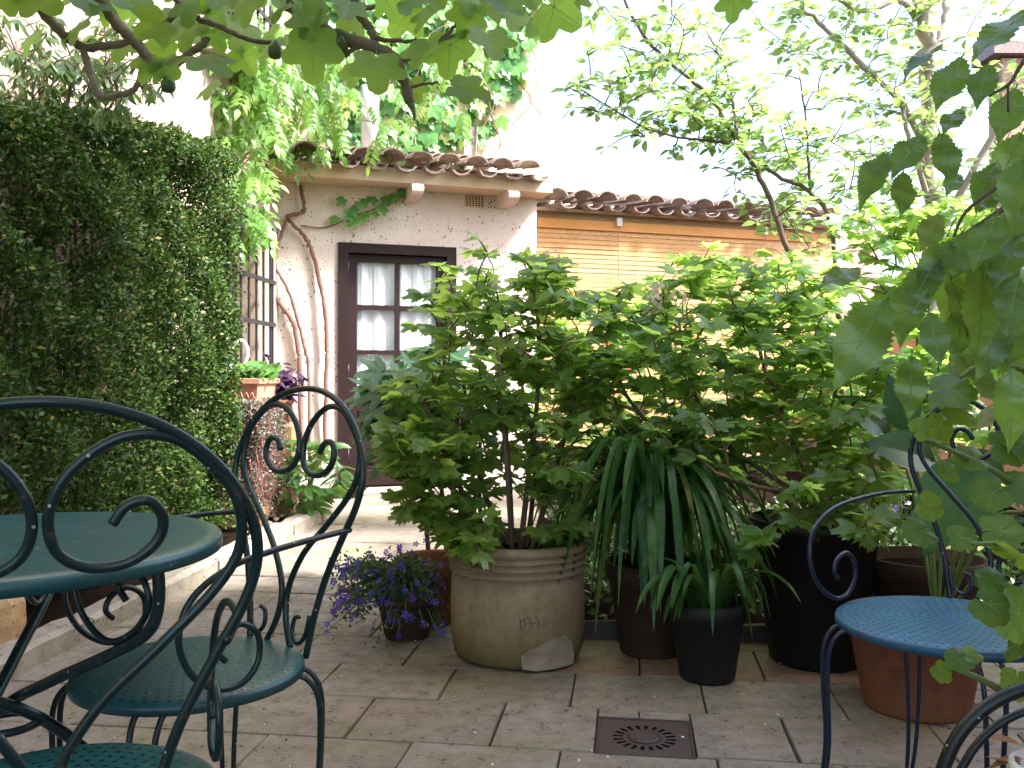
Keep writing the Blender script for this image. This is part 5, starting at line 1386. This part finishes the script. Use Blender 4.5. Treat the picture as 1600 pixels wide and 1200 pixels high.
for x, y, s, d in ML_:
    a = R.uniform(0, 2*PI); p = P(x, y, d); sz = s/F_PX*d*.72; dr = V(math.cos(a), -.5*R.random(), -.3+.8*math.sin(a)*.6)
    mv.inst('leaf', R.choice(L['mal']), mat4(p-dr.normalized()*sz*.5, dr, V(R.uniform(-.4, .4), -.75, .7+R.uniform(-.3, .3)), sz))
# near overhanging branch with toothed leaves
cb = Thing('overhanging_tree', 'nearby tree branch with long toothed leaves hanging in from the right', 'tree', V(1.6, 1.3, 0))
ct = [V(1.6, 1.3, 0), V(1.55, 1.32, 1.0), V(1.35, 1.33, 1.5), V(1.1, 1.33, 1.75)]
cb.part('trunk', MB().tube(catmull(ct, 6), [.045, .02], 10), M['bark'], smooth=True)
D = 1.32
cbr = [([(1700, 240, D), (1600, 305, D), (1540, 345, D), (1510, 365, D), (1470, 395, D), (1432, 420, D)], .006, .002), ([(1600, 395, D), (1560, 370, D), (1530, 350, D)], .003, .0025), ([(1700, -40, D), (1600, 95, D), (1578, 130, D), (1545, 150, D)], .004, .002), ([(1720, 100, D), (1600, 250, D), (1560, 290, D), (1510, 330, D), (1490, 370, D)], .004, .002), ([(1575, 135, D), (1575, 175, D)], .002, .0015)]
for pts, a, b in cbr: cb.part('branch', MB().tube(catmull(poly3(pts), 6), [a, b], 7), M['bark'], smooth=True)
cb.part('limb', MB().tube(catmull([ct[2], P(1750, 200, D), P(1700, 240, D)], 6)+[], [.02, .006], 8), M['bark'], smooth=True)
mb = MB()
for q in ((1700, -40), (1720, 100)): mb.tube(catmull([ct[3], ct[3].lerp(P(q[0], q[1], D), .5)+V(.03, 0, .05), P(q[0], q[1], D)], 5), [.012, .005], 7)
cb.part('limb', mb, M['bark'], smooth=True)
CL = [(1478, 68, 1408, 112, .25), (1507, 82, 1462, 168, .8), (1546, 95, 1526, 162, .9), (1504, 168, 1474, 206, .6), (1446, 206, 1394, 270, .7), (1466, 200, 1490, 286, .95), (1612, 10, 1518, 86, .3), (1412, 262, 1410, 336, .5), (1392, 235, 1342, 302, .35), (1432, 420, 1404, 536, .6), (1392, 452, 1306, 604, .85), (1450, 450, 1422, 495, .7), (1510, 368, 1556, 480, .8), (1530, 390, 1548, 545, .55), (1425, 545, 1422, 655, .9), (1575, 560, 1592, 695, .85), (1350, 418, 1282, 444, .3), (1592, 425, 1572, 525, .7), (1490, 372, 1440, 440, .5), (1470, 395, 1420, 480, .7), (1545, 345, 1490, 430, .8), (1500, 355, 1530, 440, .9), (1560, 290, 1530, 330, .6), (1600, 305, 1570, 400, .7), (1600, 240, 1575, 330, .6), (1500, 270, 1480, 300, .5), (1560, 330, 1520, 420, .7), (1580, 380, 1540, 480, .8), (1540, 400, 1590, 500, .7), (1500, 400, 1480, 500, .8), (1600, 480, 1560, 580, .8), (1510, 470, 1490, 560, .6), (1450, 480, 1470, 570, .7), (1590, 130, 1560, 220, .6), (1600, 200, 1560, 290, .8), (1560, 250, 1520, 310, .5), (1470, 330, 1440, 390, .6), (1480, 420, 1520, 520, .9), (1570, 480, 1530, 590, .6), (1600, 360, 1550, 450, .5)]
for x0, y0, x1, y1, fc in CL:
    d = D+R.uniform(-.12, .12); a, b = P(x0, y0, d), P(x1, y1, d-.04)
    cb.inst('leaf', R.choice(L['cherry']), mat4(a, b-a, V(R.uniform(-.5, .2), -fc, .5), (b-a).length/1.1))

# ================================================================== FURNITURE
def uvdisc(T, name, c, Rr, mat, th=.012, lip=.02, bulge=.006):
    """round pressed sheet with rolled rim; UV = (radius, angle)"""
    prof = [(0, bulge)]+[(Rr*k/10, bulge*(1-(k/10)**2)) for k in range(1, 10)]+[(Rr-.008, -.001), (Rr-.002, -.004), (Rr, -.010), (Rr-.001, -lip), (Rr-.008, -lip), (Rr-.012, -.008), (Rr*.5, -.006+bulge*.5), (0, -.006+bulge)]
    n = 72; mb = MB().lathe(prof, c, n); me = mb.mesh(name, mat, T.base, True)
    uv = me.uv_layers.new(name='UVMap'); m = len(prof)
    for p in me.polygons:
        ids = [me.loops[l].vertex_index for l in p.loop_indices]; ks = [i % n for i in ids]
        wrap = max(ks)-min(ks) > n/2
        for l, i, k in zip(p.loop_indices, ids, ks):
            r = prof[i//n][0] if i//n < 11 else 9.0
            uv.data[l].uv = (r, ((k+n) if wrap and k < n/2 else k)/n)
    return T.part(name, me, None)
BO = [(0, .955), (.06, .948), (.12, .925), (.17, .885), (.203, .835), (.214, .785), (.203, .735), (.172, .675), (.135, .60), (.11, .52), (.095, .44)]
BI = [(.040, .448), (.014, .50), (.012, .56), (.05, .63), (.11, .69), (.165, .745), (.193, .79), (.192, .84), (.168, .88), (.125, .915), (.075, .918), (.030, .888), (.008, .845), (.014, .805), (.042, .785), (.08, .786), (.108, .805), (.115, .83), (.102, .85), (.080, .847), (.066, .828)]
AR = [(.19, -.235, .690), (.215, -.14, .690), (.225, -.03, .682), (.226, .06, .665), (.224, .125, .625), (.22, .145, .565), (.215, .12, .505), (.21, .07, .468), (.21, .02, .466), (.21, -.012, .495), (.21, -.012, .54), (.21, .02, .565), (.21, .055, .555), (.21, .068, .53), (.21, .052, .510)]
def chair(label, cen, face, Rs, mm, ms, tr=.0062, rec=.14, name='metal_armchair', backs=1.0, legsp=.022):
    f = Vector((face[0], face[1], 0)).normalized(); r_ = V(f.y, -f.x, 0); c = V(cen[0], cen[1], 0)
    def X(x, y, z): return c+r_*x+f*y+V(0, 0, z)
    T = Thing(name, label, 'chair', c, 'scrolled metal garden chairs')
    uvdisc(T, 'seat', X(0, 0, .45), Rs, ms)
    bk = lambda u, z, o=0: X(u*backs, -Rs*.93-max(0, z-.45)*rec-o+.05*abs(u), z)
    pts = [bk(-u, z) for u, z in BO[::-1]]+[bk(u, z) for u, z in BO[1:]]
    T.part('back_frame', MB().tube(catmull(pts, 6), tr, 10), mm, smooth=True)
    for s_ in (-1, 1):
        T.part('scroll', MB().tube(catmull([bk(s_*u, z, .004 if 3 < i < 8 else 0) for i, (u, z) in enumerate(BI)], 6), tr*.94, 10), mm, smooth=True)
        T.part('curl', MB().tube(catmull([bk(s_*u, z, -.004) for u, z in ((.100, .52), (.090, .478), (.066, .462), (.048, .478), (.050, .505), (.066, .512))], 5), tr*.7, 8), mm, smooth=True)
        k = Rs/.215
        T.part('arm', MB().tube(catmull([X(s_*x*k, y*k, z) for x, y, z in AR], 6), tr*.85, 9), mm, smooth=True)
        for fr in (1, -1):
            a0 = math.atan2(fr*.75, s_*.68); mb = MB()
            for q in (-1, 1):
                def LP(rr_, z, sp):
                    return X(math.cos(a0)*rr_-math.sin(a0)*sp*q, math.sin(a0)*rr_+math.cos(a0)*sp*q, z)
                mb.tube(catmull([LP(Rs-.03, .432, legsp), LP(Rs+.005, .425, legsp), LP(Rs+.028, .385, legsp*.9), LP(Rs+.030, .30, legsp*.75), LP(Rs+.026, .18, legsp*.55), LP(Rs+.04, .07, legsp*.4), LP(Rs+.06, .006, legsp*.3)], 4), tr*.82, 8)
            T.part('leg', mb, mm, smooth=True)
    return T
chair('dark green metal chair nearest the camera, its scrolled back cut off at left', (-.572, 1.13), (-.42, .9), .205, M['green_metal'], M['green_seat'])
chair('dark green metal chair standing at the right side of the round table', (-.590, 1.68), (-.66, -.75), .205, M['green_metal'], M['green_seat'], tr=.0066)
chair('blue metal armchair with punched seat in front of the terracotta pot', (.95, 1.99), (-.77, -.64), .235, M['blue_metal'], M['blue_seat'])
# table
TB = V(-.845, 1.53, 0)
tab = Thing('round_table', 'round dark green metal garden table at the left edge', 'table', TB)
uvdisc(tab, 'table_top', TB+V(0, 0, .705), .345, M['green_top'], lip=.024, bulge=.002)
for k, a in enumerate((rad(-22), rad(98), rad(218))):
    d = V(math.cos(a), math.sin(a), 0); X = lambda r_, z: TB+d*r_+V(-d.y, d.x, 0)*.022+V(0, 0, z)
    tab.part('leg', MB().tube(catmull([X(.30, .69), X(.305, .65), X(.30, .605), X(.275, .57), X(.20, .53), X(.08, .475), X(-.04, .41), X(-.15, .29), X(-.23, .13), X(-.28, .006)], 6), .010, 10), M['green_metal'], smooth=True)
    tab.part('scroll', MB().tube(catmull([X(.13, .69), X(.125, .64), X(.15, .585), X(.20, .553), X(.255, .575), X(.285, .62), X(.27, .662), X(.24, .668), X(.222, .645), X(.238, .622)], 6), .0055, 8), M['green_metal'], smooth=True)
tab.part('hub_ring', MB().tube([TB+V(.05*math.cos(2*PI*k/20), .05*math.sin(2*PI*k/20), .40) for k in range(20)], .007, 8, True), M['green_metal'], smooth=True)
# black hoop at lower right
HB = V(.80, 1.28, 0)
hp = Thing('metal_hoop', 'black curved metal hoop of a plant stand at the lower right corner', 'plant stand', HB)
hp.part('outer_hoop', MB().tube(catmull([HB+V(-.205, 0, 0.005), HB+V(-.205, 0, .35), HB+V(-.19, 0, .45), HB+V(-.14, 0, .515), HB+V(-.06, 0, .55), HB+V(.03, 0, .555), HB+V(.12, 0, .52), HB+V(.18, 0, .44), HB+V(.195, 0, .3), HB+V(.195, 0, .005)], 6), .0095, 10), M['black_metal'], smooth=True)
hp.part('inner_hoop', MB().tube(catmull([HB+V(-.17, .03, 0.005), HB+V(-.17, .03, .34), HB+V(-.15, .03, .43), HB+V(-.09, .03, .49), HB+V(.0, .03, .51), HB+V(.09, .03, .49), HB+V(.15, .03, .41), HB+V(.16, .03, .3), HB+V(.16, .03, .005)], 6), .006, 8), M['black_metal'], smooth=True)
hp.part('shelf', MB().lathe([(0, .0), (.12, .0), (.13, .006), (.12, .010), (0, .008)], HB+V(.09, .20, .18), 28), M['black_metal'])
for a in range(3): hp.part('foot', MB().tube([HB+V(.09+.11*math.cos(a*2.1), .20+.11*math.sin(a*2.1), .18), HB+V(.09+.12*math.cos(a*2.1), .20+.12*math.sin(a*2.1), .004)], .006, 6), M['black_metal'])
sp_c = HB+V(.09, .20, .191)
wp_ = Thing('small_white_pot', 'small pot with a white rim holding brown withered leaves', 'pot', sp_c)
pot(wp_, sp_c, [(.05, 0), (.07, .12), (.075, .14), (.078, .155), (.07, .16), (.065, .14)], M['white'], soil=(.066, .13), n=28)
wl = Thing('withered_plant', 'withered plant with orange brown leaves at the lower right corner', 'plant', sp_c+V(0, 0, .13))
for i in range(26):
    a = R.uniform(0, 2*PI); p = wl.base+V(.05*math.cos(a), .05*math.sin(a), R.uniform(0, .05)); d = V(math.cos(a), math.sin(a), R.uniform(-.6, .5)); wl.inst('leaf', R.choice(L['dead']), mat4(p, d, V(R.uniform(-.5, .5), -.3, 1), R.uniform(.05, .09)))
mb = MB()
for i in range(8): mb.tube([wl.base, wl.base+V(R.uniform(-.06, .06), R.uniform(-.06, .06), .07)], .002, 4)
wl.part('stems', mb, M['stem'], kind='stuff')
# litter on the paving
lt = Thing('fallen_petals', base=(0, 2.6, 0), kind='stuff'); mb = MB(); mb2 = MB()
for i in range(230):
    y = R.uniform(1.9, 4.2); x = R.uniform(-1.4, 1.8)*min(1, y/2.6); s_ = R.uniform(.002, .0055); a = R.uniform(0, PI)
    c = V(x, y, .006); u_ = V(math.cos(a), math.sin(a), 0)*s_; v_ = V(-math.sin(a), math.cos(a), 0)*s_*.7
    (mb if i % 3 else mb2).add([c-u_, c-v_+V(0, 0, .002), c+u_+V(0, 0, .003), c+v_], [(0, 1, 2, 3)])
lt.part('petals', mb, M['petal'], kind='stuff'); lt.part('crumbs', mb2, M['soil'], kind='stuff')
for x, y in [(203, 1140), (560, 1165), (170, 1015)]+[(R.uniform(150, 1400), R.uniform(940, 1190)) for _ in range(22)]:
    d = CAMH*F_PX/(y-HZ); p = P(x, y, d)+V(0, 0, .006)
    lt.inst('fallen_leaf', L['dead'][0], mat4(p, V(R.uniform(-1, 1), R.uniform(-1, 1), 0), V(0, 0, 1), R.uniform(.012, .03)))
